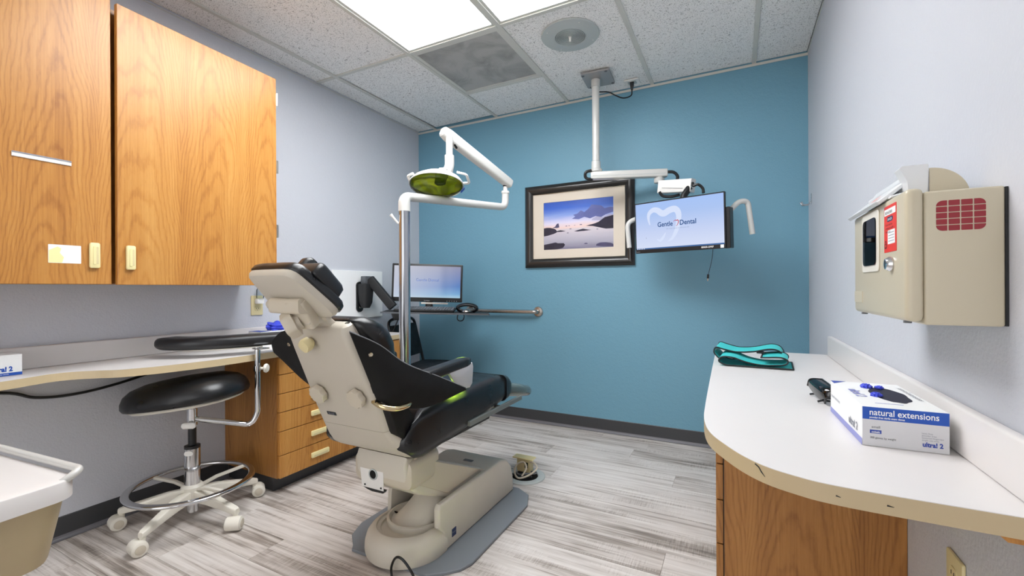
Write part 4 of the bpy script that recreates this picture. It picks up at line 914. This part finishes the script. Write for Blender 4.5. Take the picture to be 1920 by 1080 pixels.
obj('screen_neck', TB([B1 + V(-.02, 0, -.01), V(-.275, 2.795, 1.585), V(-.293, 2.772, 1.46)], .02, 14), 'black_plastic', t)
obj('cable', TB(spline([(QX - .020, QY - .035, 1.812), (QX - .055, QY - .045, 1.800), (QX - .058, QY - .040, 1.768), (QX - .03, QY - .03, 1.756), (QX - .01, QY - .012, 1.770)], 6), .010, 10), 'black_plastic', t)
obj('cable', TB(spline([A1 + V(.0, 0, .008), A1 + V(.045, .0, .0), A1 + V(.07, -.01, -.035), A1 + V(.06, -.03, -.085), B0 + V(.12, .0, -.01)], 6), .010, 10), 'black_plastic', t)
obj('cable', TB(spline([B0 + V(.0, -.03, -.035), B0 + V(.02, -.03, -.062), B0 + V(.07, -.035, -.072), B0 + V(.12, -.03, -.065)], 6), .009, 10), 'black_plastic', t)
obj('cable', TB(spline([B1 + V(.0, -.03, .01), B1 + V(.005, -.04, -.01), B1 + V(.03, -.045, -.006), B1 + V(.055, -.045, -.03), B1 + V(.06, -.05, -.06)], 6), .008, 10), 'black_plastic', t)
# the screen
MC = V(-.3065, 2.7400, 1.4088); mex = V(.512, -.142, .0015).normalized(); mup = V(-.0195, -.0090, .3085)
Mm = frame(MC, mex, mup); mw, mh = .532, .311
t = thing('patient_monitor', 'flat screen with pale blue display and two hooked handles under the ceiling post', 'monitor', MC - V(0, 0, .155))
bz = obj('bezel', prism(bmesh.new(), rrect(mw, mh, .004), .018, Mm @ Matrix.Translation((0, 0, -.018)), .002, 1), 'black_plastic', t)
obj('back_housing', prism(bmesh.new(), rrect(mw * .94, mh * .72, .03), .030, Mm @ Matrix.Translation((.0, -.02, -.048)), .006, 2), 'black_matte', t)
obj('side_box', prism(bmesh.new(), rrect(.05, .225, .004), .06, Mm @ Matrix.Translation((.262, -.042, -.070)), .002, 1), 'black_plastic', t)
ts = NT('screen_right'); tc = ts.n('ShaderNodeTexCoord').outputs['Generated']; sp_ = ts.n('ShaderNodeSeparateXYZ'); ts.l(tc, sp_.inputs[0])
cr = ts.ramp(sp_.outputs[2], [(0.0, lin('#dfe8ff')), (.35, lin('#cfdcfd')), (.75, lin('#b4cdfb')), (1.0, lin('#aecbff'))])
em = ts.n('ShaderNodeEmission'); ts.l(cr, em.inputs[0]); em.inputs[1].default_value = .60; ts.l(em.outputs[0], ts.out.inputs[0]); MATS['screen_right'] = ts.m
sc = obj('screen', prism(bmesh.new(), rrect(mw - .014, mh - .030, .001, 1, cy=.008), .0006, Mm), 'screen_right', t, smooth=False)
emis('screen_pale', '#dbe6ff', .63); emis('screen_blue', '#1d4b86', .62); emis('screen_red', '#c0283c', .62); emis('screen_grey', '#98a6c4', .6); emis('task_bar', '#4f72a6', .6); emis('screen_white', '#f4f7ff', .65)
Mt = Mm @ Matrix.Translation((0, 0, .0007))
tooth = [(-.168, .015), (-.176, .055), (-.170, .085), (-.145, .103), (-.118, .098), (-.095, .080), (-.075, .076), (-.045, .090), (-.012, .094), (.008, .072), (.010, .03), (-.004, -.03), (-.03, -.075), (-.055, -.092)]
tp2 = [(p.x, p.y) for p in spline([(x, y, 0) for x, y in tooth], 5)]
m = len(tp2); wds = [.004 + .034 * math.sin(PI * min(1, max(0.02, i / (m - 1)))) ** .7 for i in range(m)]
obj('tooth_emblem', ribbon(bmesh.new(), tp2, wds, Mt, .0001), 'screen_pale', sc, smooth=False)
tp3 = [(p.x, p.y) for p in spline([(-.125, -.075, 0), (-.105, -.085, 0), (-.085, -.065, 0), (-.07, -.04, 0)], 5)]
obj('tooth_emblem', ribbon(bmesh.new(), tp3, [.004 + .012 * math.sin(PI * i / (len(tp3) - 1)) for i in range(len(tp3))], Mt, .0001), 'screen_pale', sc, smooth=False)
T2 = Mm @ Matrix.Translation((0, 0, .0012))
text('logo_lettering', 'Gentle', .040, T2 @ Matrix.Translation((-.120, -.002, 0)), 'screen_blue', sc, bold=.0006, sx=.86)
text('logo_lettering', 'Dental', .040, T2 @ Matrix.Translation((.014, -.002, 0)), 'screen_blue', sc, bold=.0006, sx=.90)
hp = [(p.x, p.y) for p in spline([(-.019, .018, 0), (-.0165, .0255, 0), (-.009, .0275, 0), (-.003, .025, 0), (.003, .0275, 0), (.008, .022, 0), (.006, .008, 0), (-.001, -.004, 0), (-.008, -.007, 0)], 4)]
obj('logo_heart', ribbon(bmesh.new(), hp, [.001 + .0035 * math.sin(PI * i / (len(hp) - 1)) for i in range(len(hp))], T2, .0), 'screen_red', sc, smooth=False)
text('logo_tagline', 'We create reasons to smile every day', .0088, T2 @ Matrix.Translation((-.066, -.021, 0)), 'screen_grey', sc)
obj('task_strip', prism(bmesh.new(), [(-.259, -.1325), (.259, -.1325), (.259, -.1245), (-.259, -.1245)], .0003, Mt), 'task_bar', sc, smooth=False)
for i in range(5): obj('task_icon', prism(bmesh.new(), rrect(.005, .005, .001, 1, cx=-.252 + i * .011, cy=-.1285), .0006, Mt), 'screen_white', sc, smooth=False)
obj('mouse_pointer', prism(bmesh.new(), [(-.196, -.060), (-.192, -.064), (-.194, -.066)], .0004, Mt), 'ink', sc, smooth=False)
text('bezel_lettering', 'hanns', .011, Mm @ Matrix.Translation((-.262, -.149, .0004)), 'ink_soft', bz)
text('bezel_sticker', '00939-OP07', .013, Mm @ Matrix.Translation((.135, -.147, .0004)), 'white_plastic', bz, bold=.0003)
obj('asset_sticker', prism(bmesh.new(), rrect(.018, .018, .001, 1, cx=.247, cy=-.143), .0006, Mm), 'paper_white', bz, smooth=False)
hrail = obj('handle_bar', TB([V(-.56, 2.845, 1.470), V(-.04, 2.735, 1.470)], .010, 12), 'black_matte', t)
obj('handle', TB(fillet([(-.05, 2.730, 1.445), (.018, 2.760, 1.520), (.060, 2.785, 1.520), (.083, 2.792, 1.335)], .055, 8), .0145, 18), 'white_paint', t)
obj('handle', TB(fillet([(-.548, 2.840, 1.480), (-.613, 2.812, 1.452), (-.600, 2.814, 1.292)], .05, 8), .0145, 18), 'white_paint', t)
obj('usb_cord', TB(spline([(-.115, 2.735, 1.262), (-.121, 2.738, 1.20), (-.134, 2.738, 1.14), (-.141, 2.735, 1.112)], 6), .0016, 6), 'black_plastic', t)
ub_ = obj('usb_plug', TB([(-.141, 2.735, 1.114), (-.1425, 2.734, 1.09)], .0058, 8), 'black_plastic', t)
obj('plug_tip', TB([(-.1425, 2.734, 1.090), (-.1435, 2.733, 1.076)], .0038, 8), 'satin_steel', ub_)
# ceiling power outlet and cord
t = thing('ceiling_outlet', 'white power outlet in the ceiling beside the monitor post', 'outlet', (-.612, 3.01, CEIL))
obj('plate', BX(-.665, -.570, 2.972, 3.052, CEIL - .009, CEIL - .001, bev=.002, seg=1), 'white_plastic', t)
obj('receptacle', BX(-.645, -.590, 2.992, 3.034, CEIL - .011, CEIL - .009), 'spk_grey', t, smooth=False)
t = thing('power_cord', 'short black power cord from the ceiling outlet to the monitor post', 'cord', (-.62, 3.01, CEIL))
obj('plug', loft(bmesh.new(), [[V(-.618 + p[0], 3.005 + p[1], z) for p in rrect(w, w * .8, .004, 3)] for z, w in ((CEIL - .0115, .026), (CEIL - .03, .024), (CEIL - .06, .014), (CEIL - .066, .009))]), 'black_plastic', t)
obj('lead', TB(spline([(-.618, 3.005, CEIL - .062), (-.622, 2.99, CEIL - .105), (-.665, 2.95, CEIL - .128), (-.71, 2.91, CEIL - .115), (-.745, 2.885, CEIL - .098), (-.798, 2.848, CEIL - .10)], 6), .0042, 8), 'black_plastic', t)

# ------------------------------------------------------------------ sharps disposal cabinet on the right wall
y0, y1 = .975, 1.338; xw = ROOM_R
t = thing('sharps_cabinet', 'cream locking sharps cabinet with red grille on the right wall', 'sharps cabinet', (xw - .06, 1.15, .98))
obj('case', BX(.283, xw - .004, y0, y1 - .012, .976, 1.201, bev=.004, seg=3), 'sharps_tan', t)
obj('wall_gasket', BX(xw - .0042, xw - .0005, y0 + .001, y1 - .014, .977, 1.199), 'black_matte', t, smooth=False)
dr = obj('door', BX(.258, .2828, y0 - .002, y1, .981, 1.208, bev=.009, seg=4), 'sharps_tan', t)
MD = lambda y, z: Matrix(((0, 0, -1, .258), (-1, 0, 0, y), (0, 1, 0, z), (0, 0, 0, 1)))
wf = obj('window_frame', prism(bmesh.new(), rrect(.128, .126, .010), .0025, MD(1.187, 1.135), .001, 1), 'offwhite', dr)
obj('red_liner', prism(bmesh.new(), [(-.012, -.048), (.012, -.048), (.043, -.048), (.043, -.01), (.02, .0), (.012, .045), (-.004, .045)], .0005, MD(1.187, 1.135), z0=.0027), 'sharps_red', wf, smooth=False)
obj('window_back', prism(bmesh.new(), rrect(.098, .098, .012), .0002, MD(1.187, 1.135), z0=.0025), 'spk_dark', wf, smooth=False)
obj('window_pane', prism(bmesh.new(), rrect(.098, .098, .012), .0008, MD(1.187, 1.135), z0=.0036), 'pane_dark', wf, smooth=False)
lb = obj('warning_label', prism(bmesh.new(), rrect(.072, .088, .002, 2), .0006, MD(1.055, 1.150)), 'label_red', dr, smooth=False)
ML2 = MD(1.055, 1.150) @ Matrix.Translation((0, 0, .0007))
obj('label_header', prism(bmesh.new(), rrect(.066, .012, .001, 1, cy=.032), .0002, ML2), 'paper_white', lb, smooth=False)
obj('label_notice', prism(bmesh.new(), rrect(.042, .026, .001, 1, cx=.008, cy=-.016), .0002, ML2), 'paper_white', lb, smooth=False)
obj('label_oval', prism(bmesh.new(), rrect(.034, .009, .004, 3, cx=.0, cy=.018), .0002, ML2), 'navy', lb, smooth=False)
text('label_lettering', 'BIOHAZARD', .0075, ML2 @ Matrix.Translation((-.028, .0285, .0004)), 'ink', lb)
text('label_lettering', 'DANGER', .0065, ML2 @ Matrix.Translation((-.013, .0155, .0004)), 'paper_white', lb)
for i, s_ in enumerate(('Do not reach into', 'container or overfill', 'Keep upright')): text('label_lettering', s_, .0055, ML2 @ Matrix.Translation((-.025, .006 - i * .0065, .0004)), 'ink', lb)
for i in range(4): obj('label_line', prism(bmesh.new(), rrect(.034, .0012, .0004, 1, cx=.008, cy=-.008 - i * .0052), .0003, ML2), 'ink_soft', lb, smooth=False)
for k in range(3):
    a = PI / 2 + k * 2 * PI / 3; c = (-.026 + .0035 * math.cos(a), -.030 + .0035 * math.sin(a))
    obj('hazard_symbol', ribbon(bmesh.new(), [(c[0] + .0042 * math.cos(a + b), c[1] + .0042 * math.sin(a + b)) for b in [(-2.4 + 4.8 * j / 12) for j in range(13)]], [.0016] * 13, ML2, .0003), 'ink', lb, smooth=False)
lk = obj('lock', LT([(0, 0), (.0135, 0), (.0135, .004), (.010, .009), (.008, .0095), (0, .0095)], axis((.2575, 1.049, 1.083), (-1, 0, 0)), 24), 'chrome', dr)
obj('keyway', BX(.2475, .2479, 1.0482, 1.0498, 1.077, 1.089), 'black_plastic', lk, smooth=False)
obj('part_plate', prism(bmesh.new(), rrect(.07, .026, .003), .001, MD(1.295, 1.017)), 'sharps_tan', dr)
# side grille: red liner seen through twenty slots
gx0, gx1, gz0, gz1 = .297, .359, 1.1325, 1.184
MS = Matrix(((1, 0, 0, 0), (0, 0, -1, y0 - .0001), (0, 1, 0, 0), (0, 0, 0, 1)))
for i in range(4):
    for j in range(5):
        w_, h_ = (gx1 - gx0) / 4, (gz1 - gz0) / 5; cx, cz = gx0 + (i + .5) * w_, gz0 + (j + .5) * h_
        poly = rrect(w_ - .0018, h_ - .0014, .0008, 2, cx, cz)
        if i in (0, 3) and j in (0, 4):
            sx_, sz_ = (-1 if i == 0 else 1), (-1 if j == 0 else 1); hw, hh, r_ = (w_ - .0018) / 2, (h_ - .0014) / 2, (h_ - .0014) * .95
            arc = [(cx + sx_ * (hw - r_ + r_ * math.cos(a)), cz + sz_ * (hh - r_ + r_ * math.sin(a))) for a in [PI / 2 * k / 6 for k in range(7)]]
            poly = arc + [(cx - sx_ * hw, cz + sz_ * hh), (cx - sx_ * hw, cz - sz_ * hh), (cx + sx_ * hw, cz - sz_ * hh)]
        obj('grille_opening', prism(bmesh.new(), poly, .0006, MS), 'sharps_red', t, smooth=False)
obj('guard_disc', prism(bmesh.new(), [(.314, 1.2015), (.314, 1.256)] + [(.314 + .054 * math.sin(a), 1.2015 + .0545 * math.cos(a)) for a in [PI / 2 * k / 12 for k in range(13)]], .004, XZ(1.055)), 'sharps_tan', t, smooth=False)
for yy in (1.01, 1.30): obj('foot_peg', LT([(0, 0), (.006, 0), (.006, -.004), (0, -.004)], axis((.27, yy, .9805), (0, 0, 1)), 10), 'foot_mat', t)
# white drop-in container lid
t = thing('sharps_container', 'white plastic hopper lid resting on top of the sharps cabinet', 'sharps container', (.30, 1.18, 1.21))
obj('front_flap', prism(bmesh.new(), [(.244, 1.206), (.250, 1.201), (.296, 1.240), (.291, 1.246)], .25, XZ(1.085), .002, 1), 'milky', t)
obj('hopper', prism(bmesh.new(), [(.288, 1.205), (.283, 1.236), (.300, 1.262), (.330, 1.262), (.345, 1.205)], .25, XZ(1.09), .006, 2), 'milky', t)
obj('hopper_end', loft(bmesh.new(), [[V(x, y, z) for x, y, z in ((x0_, 1.056, z_), (x1_, 1.056, z_), (x1_, 1.088, z_), (x0_, 1.088, z_))] for x0_, x1_, z_ in ((.286, .311, 1.202), (.283, .312, 1.235), (.272, .313, 1.260), (.276, .312, 1.264))]), 'milky', t)
obj('drop_ramp', prism(bmesh.new(), [(.262, 1.209), (.300, 1.215), (.300, 1.222), (.262, 1.214)], .18, XZ(1.07), .002, 1), 'milky', t)
obj('hinge_rib', TB([(.290, 1.10, 1.243), (.290, 1.33, 1.243)], .006, 10), 'milky', t)
fl_n = V(-.72, 0, .69)
Mf = frame(V(.2445, 1.0, 1.2065), (0, -1, 0), (.047, 0, .040))
Mfo = Matrix.Translation(V(-.0016, 0, .0016)) @ Mf
text('flap_lettering', 'FULL', .022, Mfo @ Matrix.Translation((-.165, .010, 0)), 'label_orange', t, bold=.0012)
text('flap_lettering', 'CLOSE LID', .011, Mfo @ Matrix.Translation((-.31, .034, 0)), 'ink_soft', t, sx=1.4)
text('flap_lettering', 'for disposal', .009, Mfo @ Matrix.Translation((-.30, .018, 0)), 'ink_soft', t)

# ------------------------------------------------------------------ things on the right worktop
def glove_box(label, M, w, d, h, full=True, name='glove_box'):
    """local frame: x across the printed end, y away from it, z up"""
    t = thing(name, label, 'glove box', M.to_translation())
    def F(bm): bmesh.ops.transform(bm, matrix=M, verts=bm.verts); return bm
    obj('carton', F(BX(0, w, 0, d, 0, h, bev=.0008, seg=1)), 'paper_white', t, smooth=False)
    return t, F
GM = frame((.2195, 1.081, .7303), (.1295, .005, 0), (.008, .26, 0)); gw, gd, gh = .130, .258, .0765
t, F = glove_box('white and blue glove box with oval opening on the right worktop', GM, gw, gd, gh)
ME = GM @ Matrix(((1, 0, 0, 0), (0, 0, -1, -.0002), (0, 1, 0, 0), (0, 0, 0, 1)))          # printed end
obj('grey_panel', prism(bmesh.new(), [(0.0005, .0005), (gw - .0005, .0005), (gw - .0005, gh * .68), (.0005, gh * .68)], .0003, ME), 'box_grey', t, smooth=False)
obj('blue_panel', prism(bmesh.new(), [(0.0005, gh * .68), (gw - .0005, gh * .68), (gw - .0005, gh - .0005), (.0005, gh - .0005)], .0003, ME), 'box_blue', t, smooth=False)
T_ = lambda x, y, z=.0006: ME @ Matrix.Translation((x, y, z))
text('print', 'natural extensions', .0168, T_(.011, gh * .795), 'paper_white', t, bold=.0002, sx=.84)
text('print', 'powder-free nitrile exam gloves', .0052, T_(.0115, gh * .715), 'paper_white', t, bold=.0001, sx=.8)
text('print', 'small', .0068, T_(.0145, gh * .465), 'ink', t)
obj('colour_chip', prism(bmesh.new(), [(.012, gh * .33), (.030, gh * .33), (.030, gh * .42), (.012, gh * .42)], .0004, ME), 'ink_blue', t, smooth=False)
text('print', 'cobalt', .0052, T_(.0145, gh * .348, .0008), 'paper_white', t, bold=.0001)
text('print', '300 gloves by weight', .0058, T_(.012, gh * .20), 'ink', t, sx=.82)
for i, s_ in enumerate(('latex free', 'powder free', 'textured fingertips', 'single use only')): text('print', s_, .0042, T_(.090, gh * (.44 - .055 * i)), 'ink_soft', t)
text('print', 'ultra! 2', .0118, T_(.091, gh * .135), 'ink_blue', t, bold=.0005, sx=.86)
MTp = GM @ Matrix.Translation((0, 0, gh + .0002))
oval = [(gw * .60 + .030 * math.cos(a) * (1 + .05 * math.sin(7 * a)), gd * .50 + .075 * math.sin(a) * (1 + .03 * math.cos(9 * a))) for a in [2 * PI * k / 60 for k in range(60)]]
obj('dispenser_opening', prism(bmesh.new(), oval, .0003, MTp), 'glove_dark', t, smooth=False)
for (gx, gy, s_) in ((.055, .195, .011), (.050, .105, .010), (.078, .190, .008)):
    bm = bmesh.new(); bmesh.ops.create_icosphere(bm, subdivisions=3, radius=s_)
    for v in bm.verts: v.co *= 1 + .25 * math.sin(v.co.x * 900 + gx * 50) * math.cos(v.co.y * 700); v.co.z *= .55
    bmesh.ops.transform(bm, matrix=MTp @ Matrix.Translation((gx, gy, .003)), verts=bm.verts); obj('glove_finger', bm, 'glove_blue', t)
Rz = Matrix.Rotation(PI / 2, 4, 'Z')
text('print', 'ultra! 2', .026, MTp @ Matrix.Translation((.014, .165, .0004)) @ Matrix.Rotation(-PI / 2, 4, 'Z'), 'box_lilac', t, bold=.001)
text('print', 'natural extensions', .017, MTp @ Matrix.Translation((.116, .215, .0004)) @ Matrix.Rotation(-PI / 2, 4, 'Z'), 'ink_soft', t)
obj('print_stripe', prism(bmesh.new(), [(.030, .035), (.075, .0355), (.075, .038), (.030, .0375)], .0003, MTp), 'box_lilac', t, smooth=False)
obj('corner_flash', prism(bmesh.new(), [(.0, gd - .001), (.0, gd - .035), (.03, gd - .001)], .0003, MTp), 'ink_blue', t, smooth=False)
MSd = GM @ Matrix(((0, 0, -1, -.0002), (-1, 0, 0, gd), (0, 1, 0, 0), (0, 0, 0, 1)))      # left side
obj('lilac_band', prism(bmesh.new(), [(0, .0005), (gd, .0005), (gd, .013), (0, .013)], .0003, MSd), 'box_lilac', t, smooth=False)
text('print', 'ultra! 2', .022, MSd @ Matrix.Translation((.165, .020, .0005)), 'ink_soft', t, bold=.0006)
text('print', 'natural extensions', .011, MSd @ Matrix.Translation((.01, .040, .0005)), 'ink_soft', t)

# wraparound glasses
GO = V(.238, 1.560, .7305)
t = thing('safety_glasses', 'dark wraparound safety glasses lying on the right worktop', 'glasses', GO)
la = V(.17, -.98, 0).normalized(); lo = V(-.98, -.17, 0)
LL = [(0.1860, 1.5430, 0.7520), (0.1930, 1.4640, 0.7420), (0.2080, 1.4090, 0.7330)]; LR = [(0.2190, 1.5280, 0.7750), (0.2240, 1.4000, 0.7760), (0.2330, 1.3930, 0.7480)]
obj('lens', sheet(bmesh.new(), LL, LR, .0018, 8, lambda u, v: V(-.012, -.012, .010) * math.sin(PI * u)), 'tint_lens', t, auto=70)
obj('brow_bar', TB(spline([V(*p) for p in LR], 6), .0028, 8), 'black_plastic', t)
obj('frame_side', TB(spline([V(*LL[0]), V(*LL[0]).lerp(V(*LR[0]), .5) + V(-.012, -.012, .010), V(*LR[0])], 6), .0026, 8), 'black_plastic', t)
obj('frame_side', TB(spline([V(*LL[2]), V(*LL[2]).lerp(V(*LR[2]), .5) + V(-.012, -.012, .010), V(*LR[2])], 6), .0026, 8), 'black_plastic', t)
for p0, p1 in (((0.2100, 1.4770, 0.7380), (0.1880, 1.5070, 0.7340)), ((0.2210, 1.4220, 0.7370), (0.1930, 1.4180, 0.7340))):
    obj('temple', TB([V(*p0), V(*p0).lerp(V(*p1), .6) + V(0, 0, .003), V(*p1)], .0028, 8), 'black_plastic', t)
# folded neoprene band
t = thing('folded_band', 'folded teal neoprene band with black trim on the right worktop', 'band', (.06, 2.03, .7305))
def band(prof, y0a, y0b, y1a, y1b, lift, name):
    sp2 = spline([(x, 0, z) for x, z in prof], 8); n = len(sp2)
    A = [V(p.x, y0a + (y0b - y0a) * i / (n - 1), p.z) for i, p in enumerate(sp2)]
    B = [V(p.x + .012, y1a + (y1b - y1a) * i / (n - 1), p.z + lift * max(0, (p.z - .745) / .03)) for i, p in enumerate(sp2)]
    bm = bmesh.new(); r0 = [bm.verts.new(p) for p in A]; r1 = [bm.verts.new(p) for p in B]
    for i in range(n - 1): bm.faces.new((r0[i], r0[i + 1], r1[i + 1], r1[i]))
    bmesh.ops.recalc_face_normals(bm, faces=bm.faces); bmesh.ops.solidify(bm, geom=list(bm.faces), thickness=.003)
    b_ = obj(name, bm, 'teal', t, auto=60)
    for row in (A, B): obj('trim', TB(row, .0030, 8), 'black_trim', b_)
    obj('trim', TB([A[0], B[0]], .0030, 8), 'black_trim', b_); obj('trim', TB([A[-1], B[-1]], .0030, 8), 'black_trim', b_)
band([(.188, .7345), (.10, .7345), (.0, .7345), (-.040, .7355), (-.062, .748), (-.050, .765), (-.012, .764), (.03, .750), (.08, .741), (.13, .742), (.165, .748), (.172, .762), (.150, .772), (.10, .769), (.085, .768)], 1.92, 1.95, 2.10, 2.06, .006, 'band')
band([(.165, .768), (.150, .786), (.118, .792), (.06, .780), (.0, .776), (-.045, .785), (-.075, .792), (-.082, .772), (-.066, .752)], 2.04, 1.99, 2.16, 2.14, .004, 'upper_fold')
obj('buckle', BX(.072, .10, 2.005, 2.03, .7755, .783, bev=.002, seg=1), 'black_plastic', t)

# ------------------------------------------------------------------ things on the left worktop
GM = frame((-2.378, .378, .7303), (.012, .25, 0), (-.10, .006, 0)); 
t, F = glove_box('white glove box lettered in blue at the near end of the left worktop', GM, .25, .12, .076)
ME = GM @ Matrix(((1, 0, 0, 0), (0, 0, 1, -.0002), (0, 1, 0, 0), (0, 0, 0, 1)))
MEo = frame((-2.3778, .378, .7303), (.012, .25, 0), (0, 0, 1))
obj('blue_stripe', prism(bmesh.new(), [(0, .0005), (.25, .0005), (.25, .011), (0, .011)], .0004, MEo), 'box_blue', t, smooth=False)
text('print', 'ultra! 2', .023, MEo @ Matrix.Translation((.172, .017, .0006)), 'box_blue', t, bold=.0012, sx=.80)
text('print', 'powder-free nitrile', .006, MEo @ Matrix.Translation((.17, .0045, .0008)), 'paper_white', t)
GM = frame((-2.455, 1.535, .7303), (.185, -.01, 0), (.012, .24, 0))
t, F = glove_box('white glove box with blue glove poking out beside the stool armrest', GM, .12, .24, .074)
MTp = GM @ Matrix.Translation((0, 0, .0742))
obj('blue_panel', prism(bmesh.new(), [(.0, .0), (.118, .0), (.118, .055), (.0, .055)], .0003, MTp), 'ink_blue', t, smooth=False)
bm = bmesh.new(); bmesh.ops.create_icosphere(bm, subdivisions=4, radius=.05)
for v in bm.verts:
    p = v.co.copy(); v.co *= 1 + .22 * math.sin(p.x * 130 + 1) * math.cos(p.y * 110) + .10 * math.sin(p.z * 260 + p.x * 90); v.co.z *= .55; v.co.x *= .9; v.co.y *= 1.1
bmesh.ops.transform(bm, matrix=MTp @ Matrix.Translation((.055, .130, .020)), verts=bm.verts); obj('glove', bm, 'glove_blue', t)

# ------------------------------------------------------------------ cables and floor outlet
cb_ = obj('wall_cable', TB(spline([(-2.506, .35, .672), (-2.506, .606, .650), (-2.506, .70, .612), (-2.506, .80, .600), (-2.506, .925, .610), (-2.506, 1.075, .640), (-2.506, 1.20, .676), (-2.506, 1.34, .69), (-2.506, 1.43, .685)], 6), .006, 8), 'black_plastic', None)
tag(cb_, 'black cable sagging along the wall under the left worktop', 'cable')
fc = obj('foot_cable', TB(spline([(-1.100, 1.190, .006), (-1.105, 1.205, .006), (-1.11, 1.21, .04), (-1.085, 1.205, .082), (-1.055, 1.205, .085), (-1.02, 1.21, .05), (-1.0, 1.215, .006), (-.99, 1.205, .006)], 8), .0045, 8), 'black_plastic', None)
tag(fc, 'short black cable looping up at the front of the chair base', 'cable')
FO = V(-1.045, 2.195, 0)
t = thing('floor_outlet', 'round grey floor outlet ring with tangled cords behind the chair base', 'outlet', FO)
obj('ring', LT([(.072, .0005), (.112, .0005), (.112, .004), (.108, .007), (.076, .007), (.072, .004), (.072, .0005)], axis(FO, (0, 0, 1)), 40), 'spk_grey', t)
obj('well', LT([(0, .0005), (.0715, .0005), (.0715, .002), (0, .002)], axis(FO, (0, 0, 1)), 32), 'dark_void', t)
obj('outlet_box', BX(-1.115, -1.030, 2.235, 2.275, .0025, .075, bev=.003, seg=1), 'ivory', t)
obj('box_lid', BX(-1.14, -1.015, 2.228, 2.282, .0755, .083, bev=.002, seg=1), 'ivory_bright', t)
obj('socket_face', BX(-1.065, -1.045, 2.2335, 2.2348, .03, .06), 'dark_void', t, smooth=False)
obj('beige_cord', TB(spline([(-1.035, 2.24, .065), (-1.0, 2.225, .070), (-.975, 2.20, .055), (-1.0, 2.16, .030), (-1.05, 2.13, .014), (-1.085, 2.15, .03), (-1.09, 2.19, .06), (-1.055, 2.205, .072), (-1.03, 2.18, .05), (-1.045, 2.145, .012)], 8), .005, 8), 'tan_warm', t)
obj('grey_cord', TB(spline([(-1.10, 2.20, .01), (-1.06, 2.16, .02), (-1.02, 2.17, .028), (-.99, 2.21, .02), (-1.0, 2.245, .012), (-1.04, 2.24, .012)], 8), .0045, 8), 'foot_mat', t)
obj('black_cord', TB(spline([(-1.11, 2.17, .009), (-1.07, 2.145, .014), (-1.02, 2.15, .015), (-1.0, 2.18, .012), (-1.04, 2.20, .012)], 8), .006, 8), 'black_plastic', t)
